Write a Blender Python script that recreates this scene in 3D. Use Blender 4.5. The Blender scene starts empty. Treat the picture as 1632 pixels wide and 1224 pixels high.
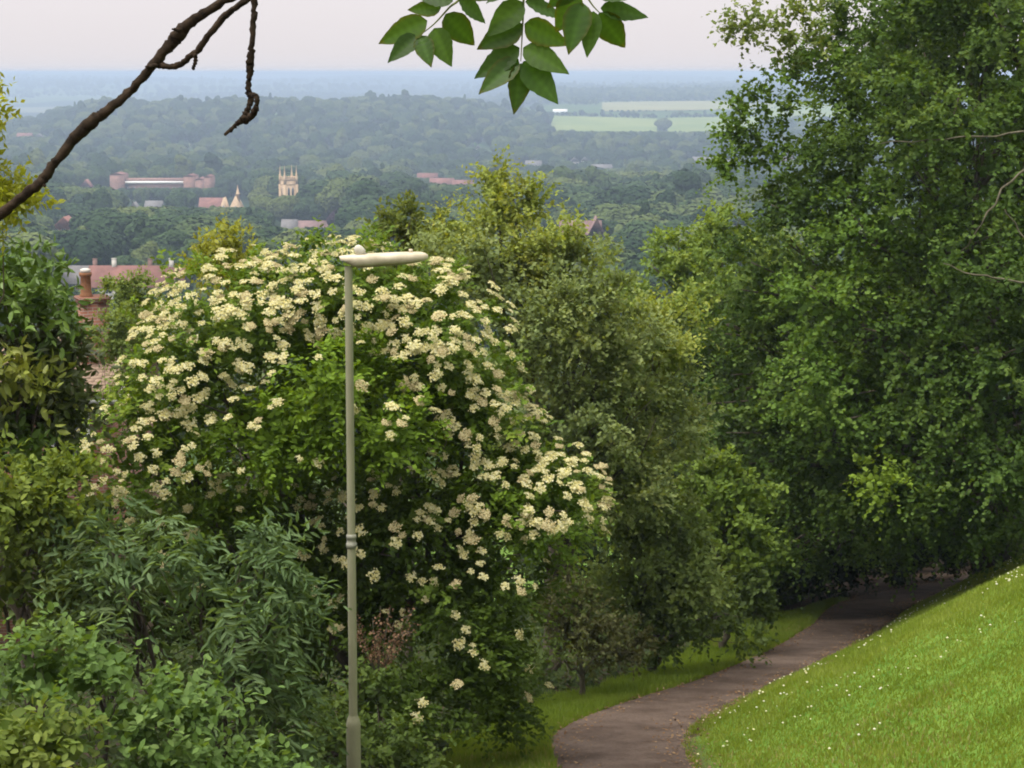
import bpy, math
import numpy as np

R = math.radians
rng = np.random.default_rng(7)
scn = bpy.context.scene

# ------------------------------------------------------------------ camera
F_PX, W_PX, H_PX = 3000.0, 1632.0, 1224.0
PITCH = math.atan((612 - 115) / F_PX)
cam_d = bpy.data.cameras.new('camera')
cam_d.sensor_width = 36.0
cam_d.lens = 36.0 * F_PX / W_PX
cam_d.clip_start = 0.05
cam_d.clip_end = 60000
cam = bpy.data.objects.new('camera', cam_d)
scn.collection.objects.link(cam)
cam.location = (0, 0, 0)
cam.rotation_euler = (math.pi / 2 - PITCH, 0, 0)
scn.camera = cam

# ------------------------------------------------------------------ sky, sun, exposure
SUN_EL, SUN_AZ = R(70), R(-125)          # azimuth from +Y towards +X: behind and to the left of the camera
world = bpy.data.worlds.new('World')
scn.world = world
world.use_nodes = True
wn, wl = world.node_tree.nodes, world.node_tree.links
wn.clear()
w_out = wn.new('ShaderNodeOutputWorld')
w_bg = wn.new('ShaderNodeBackground')
w_sky = wn.new('ShaderNodeTexSky')
w_sky.sky_type = 'NISHITA'
w_sky.sun_disc = False
w_sky.sun_elevation = SUN_EL
w_sky.sun_rotation = SUN_AZ
w_sky.air_density = 1.0
w_sky.dust_density = 4.0
w_sky.ozone_density = 1.0
w_hs = wn.new('ShaderNodeHueSaturation')
w_hs.inputs['Saturation'].default_value = 0.12
w_mix = wn.new('ShaderNodeMix')          # even, high cloud: the clear sky shows through it only a little
w_mix.data_type = 'RGBA'
w_mix.inputs['Factor'].default_value = 0.86
w_mix.inputs['B'].default_value = (2.2, 2.06, 2.1, 1)
w_bg.inputs['Strength'].default_value = 0.1
wl.new(w_sky.outputs['Color'], w_hs.inputs['Color'])
wl.new(w_hs.outputs['Color'], w_mix.inputs['A'])
wl.new(w_mix.outputs['Result'], w_bg.inputs['Color'])
wl.new(w_bg.outputs['Background'], w_out.inputs['Surface'])

sun_d = bpy.data.lights.new('sun', 'SUN')
sun_d.energy = 1.5
sun_d.angle = R(55)
sun_d.color = (1.0, 0.95, 0.86)
sun = bpy.data.objects.new('sun', sun_d)
scn.collection.objects.link(sun)
from mathutils import Vector
sdir = Vector((math.sin(SUN_AZ) * math.cos(SUN_EL), math.cos(SUN_AZ) * math.cos(SUN_EL), math.sin(SUN_EL)))
sun.rotation_euler = sdir.to_track_quat('Z', 'Y').to_euler()
sun.location = (-20, -20, 40)

scn.view_settings.view_transform = 'Standard'
scn.view_settings.look = 'None'
scn.view_settings.exposure = 2.05
scn.view_settings.gamma = 1.0
scn.render.engine = 'CYCLES'
cy = scn.cycles
cy.max_bounces = 6
cy.diffuse_bounces = 3
cy.glossy_bounces = 2
cy.transmission_bounces = 4
cy.volume_bounces = 1
cy.transparent_max_bounces = 4
cy.use_denoising = True
cy.denoiser = 'OPENIMAGEDENOISE'
cy.pixel_filter_type = 'BLACKMAN_HARRIS'
cy.filter_width = 1.9
cy.use_adaptive_sampling = True
cy.adaptive_threshold = 0.02

# ------------------------------------------------------------------ helpers
cosp, sinp = math.cos(PITCH), math.sin(PITCH)


def P(px, py, Y):
    """world point at forward distance Y seen at photograph pixel (px, py)"""
    dx, dy = px - 816.0, py - 612.0
    fy = F_PX * cosp - dy * sinp
    fz = -F_PX * sinp - dy * cosp
    return np.array([dx / fy * Y, Y, fz / fy * Y])


def to_px(x, Y, z):
    d = Y * cosp - z * sinp
    v = -Y * sinp - z * cosp
    return 816 + F_PX * x / d, 612 + F_PX * v / d


col_main = scn.collection


def link(o, parent=None):
    col_main.objects.link(o)
    if parent is not None:
        o.parent = parent
    return o


def tag(o, label=None, category=None, group=None, kind=None):
    if label:
        o['label'] = label
    if category:
        o['category'] = category
    if group:
        o['group'] = group
    if kind:
        o['kind'] = kind
    return o


def empty(name, loc=(0, 0, 0), rz=0.0):
    o = bpy.data.objects.new(name, None)
    o.empty_display_size = 0.2
    o.location = [float(v) for v in loc]
    o.rotation_euler = (0, 0, rz)
    return link(o)


def np_mesh(name, V, F, mat=None, col=None, smooth=False, fmat=None):
    """mesh from numpy arrays; F is (n,k) with one polygon size, or a list of such arrays"""
    V = np.asarray(V, dtype=np.float32).reshape(-1, 3)
    if not isinstance(F, list):
        F = [F]
    F = [np.asarray(f, dtype=np.int32) for f in F if len(f)]
    me = bpy.data.meshes.new(name)
    me.vertices.add(len(V))
    me.vertices.foreach_set('co', V.ravel())
    tot = np.concatenate([np.full(len(f), f.shape[1], dtype=np.int32) for f in F])
    loops = np.concatenate([f.ravel() for f in F])
    start = np.concatenate([[0], np.cumsum(tot)[:-1]]).astype(np.int32)
    me.loops.add(len(loops))
    me.loops.foreach_set('vertex_index', loops)
    me.polygons.add(len(tot))
    me.polygons.foreach_set('loop_start', start)
    me.polygons.foreach_set('loop_total', tot)
    if fmat is not None:
        me.polygons.foreach_set('material_index', np.asarray(fmat, dtype=np.int32))
    if smooth:
        me.polygons.foreach_set('use_smooth', np.ones(len(tot), dtype=bool))
    me.update(calc_edges=True)
    if col is not None:
        a = me.color_attributes.new('Col', 'FLOAT_COLOR', 'POINT')
        c4 = np.ones((len(V), 4), dtype=np.float32)
        c4[:, :3] = col
        a.data.foreach_set('color', c4.ravel())
    if mat is not None:
        for m in (mat if isinstance(mat, (list, tuple)) else [mat]):
            me.materials.append(m)
    return me


def obj(name, me, parent=None, loc=None):
    o = bpy.data.objects.new(name, me)
    if loc is not None:
        o.location = [float(v) for v in loc]
    return link(o, parent)


class MB:
    """collects simple shapes into one mesh"""

    def __init__(s):
        s.V, s.Q, s.T, s.n = [], [], [], 0

    def add(s, v, q=(), t=()):
        v = np.asarray(v, dtype=float).reshape(-1, 3)
        if len(q):
            s.Q.append(np.asarray(q) + s.n)
        if len(t):
            s.T.append(np.asarray(t) + s.n)
        s.V.append(v)
        s.n += len(v)
        return s

    def box(s, lo, hi):
        x0, y0, z0 = lo
        x1, y1, z1 = hi
        v = [(x0, y0, z0), (x1, y0, z0), (x1, y1, z0), (x0, y1, z0), (x0, y0, z1), (x1, y0, z1), (x1, y1, z1), (x0, y1, z1)]
        return s.add(v, [(0, 3, 2, 1), (4, 5, 6, 7), (0, 1, 5, 4), (1, 2, 6, 5), (2, 3, 7, 6), (3, 0, 4, 7)])

    def tube(s, pts, rad, n=8, jitter=0.0, cap=True):
        pts = np.asarray(pts, dtype=float)
        rad = np.broadcast_to(np.asarray(rad, dtype=float), (len(pts),))
        t = np.gradient(pts, axis=0)
        t /= np.linalg.norm(t, axis=1, keepdims=True) + 1e-9
        ref = np.array([0.13, 0.31, 0.94]) if abs(t[0, 2]) < 0.9 else np.array([0.93, 0.2, 0.1])
        rings = []
        a = np.linspace(0, 2 * np.pi, n, endpoint=False)
        for i in range(len(pts)):
            u = np.cross(t[i], ref)
            u /= np.linalg.norm(u) + 1e-9
            w = np.cross(t[i], u)
            r = rad[i] * (1 + jitter * rng.uniform(-1, 1, n))
            rings.append(pts[i] + np.outer(np.cos(a) * r, u) + np.outer(np.sin(a) * r, w))
        q = []
        for i in range(len(pts) - 1):
            for k in range(n):
                k2 = (k + 1) % n
                q.append((i * n + k, i * n + k2, (i + 1) * n + k2, (i + 1) * n + k))
        v = np.concatenate(rings)
        tt = []
        if cap:
            b = len(v)
            v = np.concatenate([v, pts[:1], pts[-1:]])
            m = (len(pts) - 1) * n
            for k in range(n):
                k2 = (k + 1) % n
                tt.append((b, k2, k))
                tt.append((b + 1, m + k, m + k2))
        return s.add(v, q, tt)

    def prism(s, poly, axis, a0, a1):
        """extrude a polygon given in the two other axes"""
        n = len(poly)
        v = []
        for a in (a0, a1):
            for p, q in poly:
                if axis == 0:
                    v.append((a, p, q))
                elif axis == 1:
                    v.append((p, a, q))
                else:
                    v.append((p, q, a))
        q = [(k, (k + 1) % n, n + (k + 1) % n, n + k) for k in range(n)]
        t = []
        for k in range(1, n - 1):
            t.append((0, k + 1, k))
            t.append((n, n + k, n + k + 1))
        return s.add(v, q, t)

    def mesh(s, name, mat, smooth=False, col=None):
        F = []
        if s.Q:
            F.append(np.concatenate(s.Q))
        if s.T:
            F.append(np.concatenate(s.T))
        me = np_mesh(name, np.concatenate(s.V), F, mat, smooth=smooth, col=col)
        return me

    def obj(s, name, mat, parent=None, smooth=False, loc=None):
        return obj(name, s.mesh(name, mat, smooth), parent, loc)


def norm(v):
    return v / (np.linalg.norm(v, axis=-1, keepdims=True) + 1e-9)


def rand_dirs(n):
    return norm(rng.normal(size=(n, 3)))


def smooth01(t):
    t = np.clip(t, 0, 1)
    return t * t * (3 - 2 * t)


def interp(x, xs, ys):
    """smooth monotone-ish interpolation through a table"""
    xs = np.asarray(xs, float)
    ys = np.asarray(ys, float)
    i = np.clip(np.searchsorted(xs, x) - 1, 0, len(xs) - 2)
    m = np.gradient(ys, xs)
    h = xs[i + 1] - xs[i]
    t = np.clip((x - xs[i]) / h, 0, 1)
    t2, t3 = t * t, t * t * t
    return (2 * t3 - 3 * t2 + 1) * ys[i] + (t3 - 2 * t2 + t) * h * m[i] + (3 * t2 - 2 * t3) * ys[i + 1] + (t3 - t2) * h * m[i + 1]


def vnoise(x, y, seed=0):
    """value noise, vectorised"""
    x = np.asarray(x, float)
    y = np.asarray(y, float)
    xi, yi = np.floor(x).astype(np.int64), np.floor(y).astype(np.int64)
    fx, fy = x - xi, y - yi
    fx, fy = fx * fx * (3 - 2 * fx), fy * fy * (3 - 2 * fy)

    def hsh(a, b):
        h = (a * 374761393 + b * 668265263 + seed * 974711) & 0x7fffffff
        h = ((h ^ (h >> 13)) * 1274126177) & 0x7fffffff
        return (h & 0xffff) / 65535.0
    return (hsh(xi, yi) * (1 - fx) + hsh(xi + 1, yi) * fx) * (1 - fy) + (hsh(xi, yi + 1) * (1 - fx) + hsh(xi + 1, yi + 1) * fx) * fy


# ------------------------------------------------------------------ materials
def new_mat(name):
    m = bpy.data.materials.new(name)
    m.use_nodes = True
    n = m.node_tree.nodes
    n.clear()
    out = n.new('ShaderNodeOutputMaterial')
    return m, n, m.node_tree.links, out


def leaf_mat(name, trans=0.42, rough=0.6, spec=0.14, ttint=(1.25, 1.15, 0.35)):
    m, n, l, out = new_mat(name)
    at = n.new('ShaderNodeAttribute')
    at.attribute_name = 'Col'
    p = n.new('ShaderNodeBsdfPrincipled')
    p.inputs['Roughness'].default_value = rough
    p.inputs['Specular IOR Level'].default_value = spec
    tr = n.new('ShaderNodeBsdfTranslucent')
    mul = n.new('ShaderNodeMix')
    mul.data_type = 'RGBA'
    mul.blend_type = 'MULTIPLY'
    mul.inputs['Factor'].default_value = 1
    mul.inputs['B'].default_value = (*ttint, 1)
    mx = n.new('ShaderNodeMixShader')
    mx.inputs[0].default_value = trans
    l.new(at.outputs['Color'], p.inputs['Base Color'])
    l.new(at.outputs['Color'], mul.inputs['A'])
    l.new(mul.outputs['Result'], tr.inputs['Color'])
    l.new(p.outputs[0], mx.inputs[1])
    l.new(tr.outputs[0], mx.inputs[2])
    l.new(mx.outputs[0], out.inputs['Surface'])
    return m


def noise_mat(name, c1, c2, scale=4.0, rough=0.85, bump=0.0, detail=6.0, stretch=(1, 1, 1), spec=0.2, contrast=(0.35, 0.65), objrand=0.0, bdist=0.02):
    m, n, l, out = new_mat(name)
    tc = n.new('ShaderNodeTexCoord')
    mp = n.new('ShaderNodeMapping')
    mp.inputs['Scale'].default_value = stretch
    nz = n.new('ShaderNodeTexNoise')
    nz.inputs['Scale'].default_value = scale
    nz.inputs['Detail'].default_value = detail
    nz.inputs['Roughness'].default_value = 0.65
    rp = n.new('ShaderNodeValToRGB')
    rp.color_ramp.elements[0].position = contrast[0]
    rp.color_ramp.elements[1].position = contrast[1]
    rp.color_ramp.elements[0].color = (*c1, 1)
    rp.color_ramp.elements[1].color = (*c2, 1)
    p = n.new('ShaderNodeBsdfPrincipled')
    p.inputs['Roughness'].default_value = rough
    p.inputs['Specular IOR Level'].default_value = spec
    l.new(tc.outputs['Object'], mp.inputs['Vector'])
    l.new(mp.outputs['Vector'], nz.inputs['Vector'])
    l.new(nz.outputs['Fac'], rp.inputs['Fac'])
    src = rp.outputs['Color']
    if objrand:
        oi = n.new('ShaderNodeObjectInfo')
        hs = n.new('ShaderNodeHueSaturation')
        mr = n.new('ShaderNodeMapRange')
        mr.inputs['To Min'].default_value = 1 - objrand
        mr.inputs['To Max'].default_value = 1 + objrand
        l.new(oi.outputs['Random'], mr.inputs['Value'])
        l.new(mr.outputs['Result'], hs.inputs['Value'])
        l.new(src, hs.inputs['Color'])
        src = hs.outputs['Color']
    l.new(src, p.inputs['Base Color'])
    if bump:
        bp = n.new('ShaderNodeBump')
        bp.inputs['Strength'].default_value = bump
        bp.inputs['Distance'].default_value = bdist
        l.new(nz.outputs['Fac'], bp.inputs['Height'])
        l.new(bp.outputs['Normal'], p.inputs['Normal'])
    l.new(p.outputs[0], out.inputs['Surface'])
    return m


def brick_mat(name, c1, c2, mortar, scale=1.0, bw=0.225, bh=0.075):
    m, n, l, out = new_mat(name)
    tc = n.new('ShaderNodeTexCoord')
    ge = n.new('ShaderNodeNewGeometry')
    sx = n.new('ShaderNodeSeparateXYZ')
    l.new(tc.outputs['Object'], sx.inputs[0])
    ad = n.new('ShaderNodeMath')
    l.new(sx.outputs['X'], ad.inputs[0])
    l.new(sx.outputs['Y'], ad.inputs[1])
    cb = n.new('ShaderNodeCombineXYZ')
    l.new(ad.outputs[0], cb.inputs['X'])
    l.new(sx.outputs['Z'], cb.inputs['Y'])
    bk = n.new('ShaderNodeTexBrick')
    bk.inputs['Scale'].default_value = scale
    bk.inputs['Brick Width'].default_value = bw
    bk.inputs['Row Height'].default_value = bh
    bk.inputs['Mortar Size'].default_value = 0.008
    bk.inputs['Color1'].default_value = (*c1, 1)
    bk.inputs['Color2'].default_value = (*c2, 1)
    bk.inputs['Mortar'].default_value = (*mortar, 1)
    l.new(cb.outputs[0], bk.inputs['Vector'])
    nz = n.new('ShaderNodeTexNoise')
    nz.inputs['Scale'].default_value = 1.7
    nz.inputs['Detail'].default_value = 5
    l.new(tc.outputs['Object'], nz.inputs['Vector'])
    mx = n.new('ShaderNodeMix')
    mx.data_type = 'RGBA'
    mx.blend_type = 'MULTIPLY'
    rp = n.new('ShaderNodeValToRGB')
    rp.color_ramp.elements[0].color = (0.55, 0.5, 0.48, 1)
    rp.color_ramp.elements[1].color = (1.2, 1.15, 1.1, 1)
    l.new(nz.outputs['Fac'], rp.inputs['Fac'])
    mx.inputs['Factor'].default_value = 0.7
    l.new(bk.outputs['Color'], mx.inputs['A'])
    l.new(rp.outputs['Color'], mx.inputs['B'])
    p = n.new('ShaderNodeBsdfPrincipled')
    p.inputs['Roughness'].default_value = 0.9
    l.new(mx.outputs['Result'], p.inputs['Base Color'])
    bp = n.new('ShaderNodeBump')
    bp.inputs['Strength'].default_value = 0.4
    bp.inputs['Distance'].default_value = 0.01
    bp.invert = True
    l.new(bk.outputs['Fac'], bp.inputs['Height'])
    l.new(bp.outputs['Normal'], p.inputs['Normal'])
    l.new(p.outputs[0], out.inputs['Surface'])
    return m


M = {}
M['leaf'] = leaf_mat('leaf')
M['leaf_thin'] = leaf_mat('thin_leaf', trans=0.5, rough=0.45, spec=0.3, ttint=(1.5, 1.5, 0.4))
M['leaf_gloss'] = leaf_mat('glossy_leaf', trans=0.25, rough=0.4, spec=0.3)
M['petal'] = leaf_mat('petal', trans=0.3, rough=0.8, spec=0.1, ttint=(1, 1, 0.95))
M['dry'] = leaf_mat('dry_leaf', trans=0.15, rough=0.9, spec=0.1, ttint=(1, 0.9, 0.8))
M['bark'] = noise_mat('bark', (0.035, 0.028, 0.02), (0.12, 0.1, 0.075), 9, 0.95, 0.6, stretch=(1, 1, 0.3))
M['bark_dark'] = noise_mat('dark_bark', (0.012, 0.008, 0.005), (0.045, 0.03, 0.018), 60, 0.95, 0.8, bdist=0.004)
M['bark_pale'] = noise_mat('pale_bark', (0.06, 0.052, 0.036), (0.13, 0.115, 0.08), 12, 0.9, 0.4, stretch=(1, 1, 0.3))
M['post'] = noise_mat('olive_painted_steel', (0.20, 0.20, 0.125), (0.27, 0.265, 0.17), 7, 0.55, 0.05, stretch=(1, 1, 0.25), spec=0.4)
M['lantern'] = noise_mat('weathered_lantern_shell', (0.40, 0.345, 0.245), (0.55, 0.49, 0.37), 9, 0.6, 0.03, spec=0.35)
M['lens'] = noise_mat('dirty_lantern_bowl', (0.22, 0.17, 0.11), (0.34, 0.28, 0.2), 12, 0.35, spec=0.5)
M['cell'] = noise_mat('photocell_plastic', (0.42, 0.40, 0.33), (0.5, 0.48, 0.42), 10, 0.5)
M['steel'] = noise_mat('galvanised_band', (0.16, 0.16, 0.13), (0.26, 0.26, 0.2), 20, 0.5, spec=0.5)
M['soil'] = noise_mat('soil', (0.06, 0.042, 0.03), (0.16, 0.105, 0.075), 6, 0.95, 0.6)
M['brick'] = brick_mat('red_brick', (0.22, 0.085, 0.05), (0.15, 0.06, 0.038), (0.22, 0.18, 0.15))
M['brick_far'] = noise_mat('far_red_brick', (0.15, 0.09, 0.075), (0.24, 0.14, 0.115), 0.6, 0.9, objrand=0.2)
M['pot'] = noise_mat('terracotta_pot', (0.15, 0.07, 0.035), (0.25, 0.12, 0.06), 5, 0.85)
M['lead'] = noise_mat('lead_flashing', (0.4, 0.41, 0.43), (0.6, 0.61, 0.63), 6, 0.6)
M['tile'] = noise_mat('brown_roof_tile', (0.15, 0.105, 0.075), (0.3, 0.22, 0.16), 3.5, 0.9, 0.3, objrand=0.15)
M['tile_red'] = noise_mat('red_roof_tile', (0.14, 0.068, 0.058), (0.21, 0.1, 0.082), 0.5, 0.9, objrand=0.15)
M['tile_purple'] = noise_mat('purple_brown_roof_tile', (0.14, 0.09, 0.09), (0.22, 0.14, 0.13), 0.5, 0.9)
M['slate'] = noise_mat('grey_roof', (0.11, 0.105, 0.105), (0.17, 0.16, 0.16), 0.5, 0.8)
M['stone'] = noise_mat('warm_limestone', (0.36, 0.25, 0.15), (0.5, 0.37, 0.24), 0.5, 0.9, 0.2)
M['render'] = noise_mat('pale_render', (0.42, 0.4, 0.36), (0.56, 0.53, 0.48), 0.5, 0.9, objrand=0.12)
M['white'] = noise_mat('white_paint', (0.72, 0.72, 0.7), (0.82, 0.82, 0.8), 2, 0.5)
M['glass'] = noise_mat('window_glass', (0.03, 0.04, 0.05), (0.06, 0.07, 0.09), 1, 0.12, spec=0.6)
M['grey_paint'] = noise_mat('grey_gutter', (0.3, 0.3, 0.29), (0.42, 0.42, 0.4), 3, 0.5)


def ground_mat():
    """grass, earth and leaf litter; which of them lies where is stored on the sheet itself"""
    m, n, l, out = new_mat('hillside_ground')
    at = n.new('ShaderNodeAttribute')
    at.attribute_name = 'Col'
    tc = n.new('ShaderNodeTexCoord')

    def ramp(scale, c1, c2, p0=0.35, p1=0.65):
        nz = n.new('ShaderNodeTexNoise')
        nz.inputs['Scale'].default_value = scale
        nz.inputs['Detail'].default_value = 7
        nz.inputs['Roughness'].default_value = 0.7
        l.new(tc.outputs['Object'], nz.inputs['Vector'])
        rp = n.new('ShaderNodeValToRGB')
        rp.color_ramp.elements[0].position = p0
        rp.color_ramp.elements[1].position = p1
        rp.color_ramp.elements[0].color = (*c1, 1)
        rp.color_ramp.elements[1].color = (*c2, 1)
        l.new(nz.outputs['Fac'], rp.inputs['Fac'])
        return nz, rp
    n1, grass = ramp(5, (0.05, 0.12, 0.012), (0.13, 0.21, 0.035))
    n2, earth = ramp(14, (0.025, 0.018, 0.012), (0.075, 0.052, 0.036))
    mx = n.new('ShaderNodeMix')
    mx.data_type = 'RGBA'
    sp = n.new('ShaderNodeSeparateColor')
    l.new(at.outputs['Color'], sp.inputs[0])
    l.new(sp.outputs[0], mx.inputs['Factor'])
    l.new(grass.outputs['Color'], mx.inputs['A'])
    l.new(earth.outputs['Color'], mx.inputs['B'])
    p = n.new('ShaderNodeBsdfPrincipled')
    p.inputs['Roughness'].default_value = 0.95
    p.inputs['Specular IOR Level'].default_value = 0.1
    l.new(mx.outputs['Result'], p.inputs['Base Color'])
    bp = n.new('ShaderNodeBump')
    bp.inputs['Strength'].default_value = 0.6
    bp.inputs['Distance'].default_value = 0.03
    l.new(n2.outputs['Fac'], bp.inputs['Height'])
    l.new(bp.outputs['Normal'], p.inputs['Normal'])
    l.new(p.outputs[0], out.inputs['Surface'])
    return m


def path_mat():
    m, n, l, out = new_mat('worn_earth_path')
    tc = n.new('ShaderNodeTexCoord')
    a = n.new('ShaderNodeTexNoise')
    a.inputs['Scale'].default_value = 1.3
    a.inputs['Detail'].default_value = 8
    a.inputs['Roughness'].default_value = 0.7
    b = n.new('ShaderNodeTexNoise')
    b.inputs['Scale'].default_value = 26
    b.inputs['Detail'].default_value = 6
    b.inputs['Roughness'].default_value = 0.8
    l.new(tc.outputs['Object'], a.inputs['Vector'])
    l.new(tc.outputs['Object'], b.inputs['Vector'])
    r1 = n.new('ShaderNodeValToRGB')
    e = r1.color_ramp.elements
    e[0].position, e[0].color = 0.36, (0.056, 0.039, 0.030, 1)
    e[1].position, e[1].color = 0.62, (0.112, 0.085, 0.070, 1)
    l.new(a.outputs['Fac'], r1.inputs['Fac'])
    r2 = n.new('ShaderNodeValToRGB')
    r2.color_ramp.elements[0].position, r2.color_ramp.elements[0].color = 0.3, (0.6, 0.58, 0.56, 1)
    r2.color_ramp.elements[1].position, r2.color_ramp.elements[1].color = 0.7, (1.35, 1.3, 1.25, 1)
    l.new(b.outputs['Fac'], r2.inputs['Fac'])
    mx = n.new('ShaderNodeMix')
    mx.data_type = 'RGBA'
    mx.blend_type = 'MULTIPLY'
    mx.inputs['Factor'].default_value = 1
    l.new(r1.outputs['Color'], mx.inputs['A'])
    l.new(r2.outputs['Color'], mx.inputs['B'])
    p = n.new('ShaderNodeBsdfPrincipled')
    p.inputs['Roughness'].default_value = 0.9
    p.inputs['Specular IOR Level'].default_value = 0.2
    l.new(mx.outputs['Result'], p.inputs['Base Color'])
    bp = n.new('ShaderNodeBump')
    bp.inputs['Strength'].default_value = 0.7
    bp.inputs['Distance'].default_value = 0.02
    l.new(b.outputs['Fac'], bp.inputs['Height'])
    l.new(bp.outputs['Normal'], p.inputs['Normal'])
    l.new(p.outputs[0], out.inputs['Surface'])
    return m


def far_land_mat():
    m, n, l, out = new_mat('valley_ground')
    tc = n.new('ShaderNodeTexCoord')
    mp = n.new('ShaderNodeMapping')
    mp.inputs['Scale'].default_value = (1, 0.45, 1)
    vz = n.new('ShaderNodeTexVoronoi')
    vz.inputs['Scale'].default_value = 0.0022
    nz = n.new('ShaderNodeTexNoise')
    nz.inputs['Scale'].default_value = 0.02
    nz.inputs['Detail'].default_value = 8
    l.new(tc.outputs['Object'], mp.inputs['Vector'])
    l.new(mp.outputs['Vector'], vz.inputs['Vector'])
    l.new(tc.outputs['Object'], nz.inputs['Vector'])
    sp = n.new('ShaderNodeSeparateColor')
    l.new(vz.outputs['Color'], sp.inputs[0])
    rp = n.new('ShaderNodeValToRGB')
    e = rp.color_ramp.elements
    e[0].position, e[0].color = 0.0, (0.035, 0.06, 0.03, 1)
    e[1].position, e[1].color = 1.0, (0.2, 0.22, 0.1, 1)
    for pos, c in ((0.55, (0.04, 0.065, 0.032, 1)), (0.6, (0.09, 0.14, 0.05, 1)), (0.85, (0.13, 0.18, 0.07, 1))):
        k = e.new(pos)
        k.color = c
    rp.color_ramp.interpolation = 'CONSTANT'
    l.new(sp.outputs[0], rp.inputs['Fac'])
    mx = n.new('ShaderNodeMix')
    mx.data_type = 'RGBA'
    mx.blend_type = 'MULTIPLY'
    mx.inputs['Factor'].default_value = 0.6
    l.new(rp.outputs['Color'], mx.inputs['A'])
    l.new(nz.outputs['Color'], mx.inputs['B'])
    p = n.new('ShaderNodeBsdfPrincipled')
    p.inputs['Roughness'].default_value = 1
    p.inputs['Specular IOR Level'].default_value = 0
    l.new(mx.outputs['Result'], p.inputs['Base Color'])
    l.new(p.outputs[0], out.inputs['Surface'])
    return m


def far_tree_mat(name, c1, c2, c3):
    m, n, l, out = new_mat(name)
    oi = n.new('ShaderNodeObjectInfo')
    rp = n.new('ShaderNodeValToRGB')
    e = rp.color_ramp.elements
    e[0].color = (*c1, 1)
    e[1].color = (*c3, 1)
    k = e.new(0.55)
    k.color = (*c2, 1)
    l.new(oi.outputs['Random'], rp.inputs['Fac'])
    at = n.new('ShaderNodeAttribute')
    at.attribute_name = 'Col'
    mx = n.new('ShaderNodeMix')
    mx.data_type = 'RGBA'
    mx.blend_type = 'MULTIPLY'
    mx.inputs['Factor'].default_value = 1
    l.new(rp.outputs['Color'], mx.inputs['A'])
    l.new(at.outputs['Color'], mx.inputs['B'])
    p = n.new('ShaderNodeBsdfPrincipled')
    p.inputs['Roughness'].default_value = 0.9
    p.inputs['Specular IOR Level'].default_value = 0.05
    l.new(mx.outputs['Result'], p.inputs['Base Color'])
    l.new(p.outputs[0], out.inputs['Surface'])
    return m


M['ground'] = ground_mat()
M['path'] = path_mat()
M['valley'] = far_land_mat()
M['far_green'] = far_tree_mat('distant_foliage', (0.018, 0.036, 0.016), (0.04, 0.068, 0.026), (0.1, 0.125, 0.04))
M['far_purple'] = far_tree_mat('copper_beech_foliage', (0.03, 0.02, 0.03), (0.035, 0.022, 0.035), (0.04, 0.024, 0.038))
M['field_green'] = noise_mat('pasture', (0.13, 0.175, 0.055), (0.19, 0.225, 0.075), 0.01, 1.0, spec=0)
M['field_tan'] = noise_mat('ripe_field', (0.18, 0.185, 0.085), (0.25, 0.24, 0.12), 0.01, 1.0, spec=0)
M['field_pale'] = noise_mat('pale_field', (0.13, 0.14, 0.09), (0.17, 0.18, 0.12), 0.01, 1.0, spec=0)

# ------------------------------------------------------------------ terrain
PATH_Y = [4, 10, 15, 19.7, 22, 24.3, 27.3, 31, 35.5, 41, 50, 62, 80]
PATH_X = [2.4, 2.0, 1.55, 1.22, 1.3, 2.05, 3.45, 4.95, 6.45, 8.2, 13.5, 21, 30]
PATH_W = [1.7, 1.7, 1.7, 1.7, 1.8, 1.7, 1.5, 1.45, 1.5, 1.9, 2.0, 2.0, 2.0]


def path_x(Y):
    return interp(np.clip(Y, 4, 80), PATH_Y, PATH_X)


def path_w(Y):
    return np.interp(Y, PATH_Y, PATH_W)


FY = [55, 80, 150, 300, 400, 600, 900, 1100, 1400, 1700, 2000, 2300, 2500, 2800, 3500, 4500, 5500, 7000, 9000, 12000, 15000]
FL = [-14.6, -19.5, -31, -47, -51, -59, -70, -77, -86, -85, -74, -60, -54, -64, -86, -90, -82, -60, -48, -24, -26]
FR = [-14.6, -19.5, -31, -47, -51, -59, -70, -77, -86, -88, -83, -79, -76, -68, -55, -50, -48, -58, -48, -24, -26]


def far_h(x, Y):
    x = np.asarray(x, float)
    Y = np.asarray(Y, float)
    Yc = np.maximum(Y, 55)
    u = x / Yc
    t = smooth01((u + 0.048) / 0.075)
    zl = interp(Yc, FY, FL)
    zr = interp(Yc, FY, FR)
    z = zl * (1 - t) + zr * t
    crest = np.exp(-((Yc - 2450) / 520.0) ** 2)
    z = z - 26 * crest * smooth01((-0.20 - u) / 0.07) + 7 * crest * (vnoise(u * 22 + 3, Yc * 0.001, 5) - 0.5) * (1 - t)
    z = z + (vnoise(x / 260.0, Yc / 320.0, 2) - 0.5) * np.clip((Yc - 300) / 100.0, 0, 9)
    far = np.clip((Yc - 6000) / 5000.0, 0, 1)
    z = z + far * 44 * (vnoise(u * 14 + 11, Yc / 2600.0, 9) - 0.55)
    return z


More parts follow.
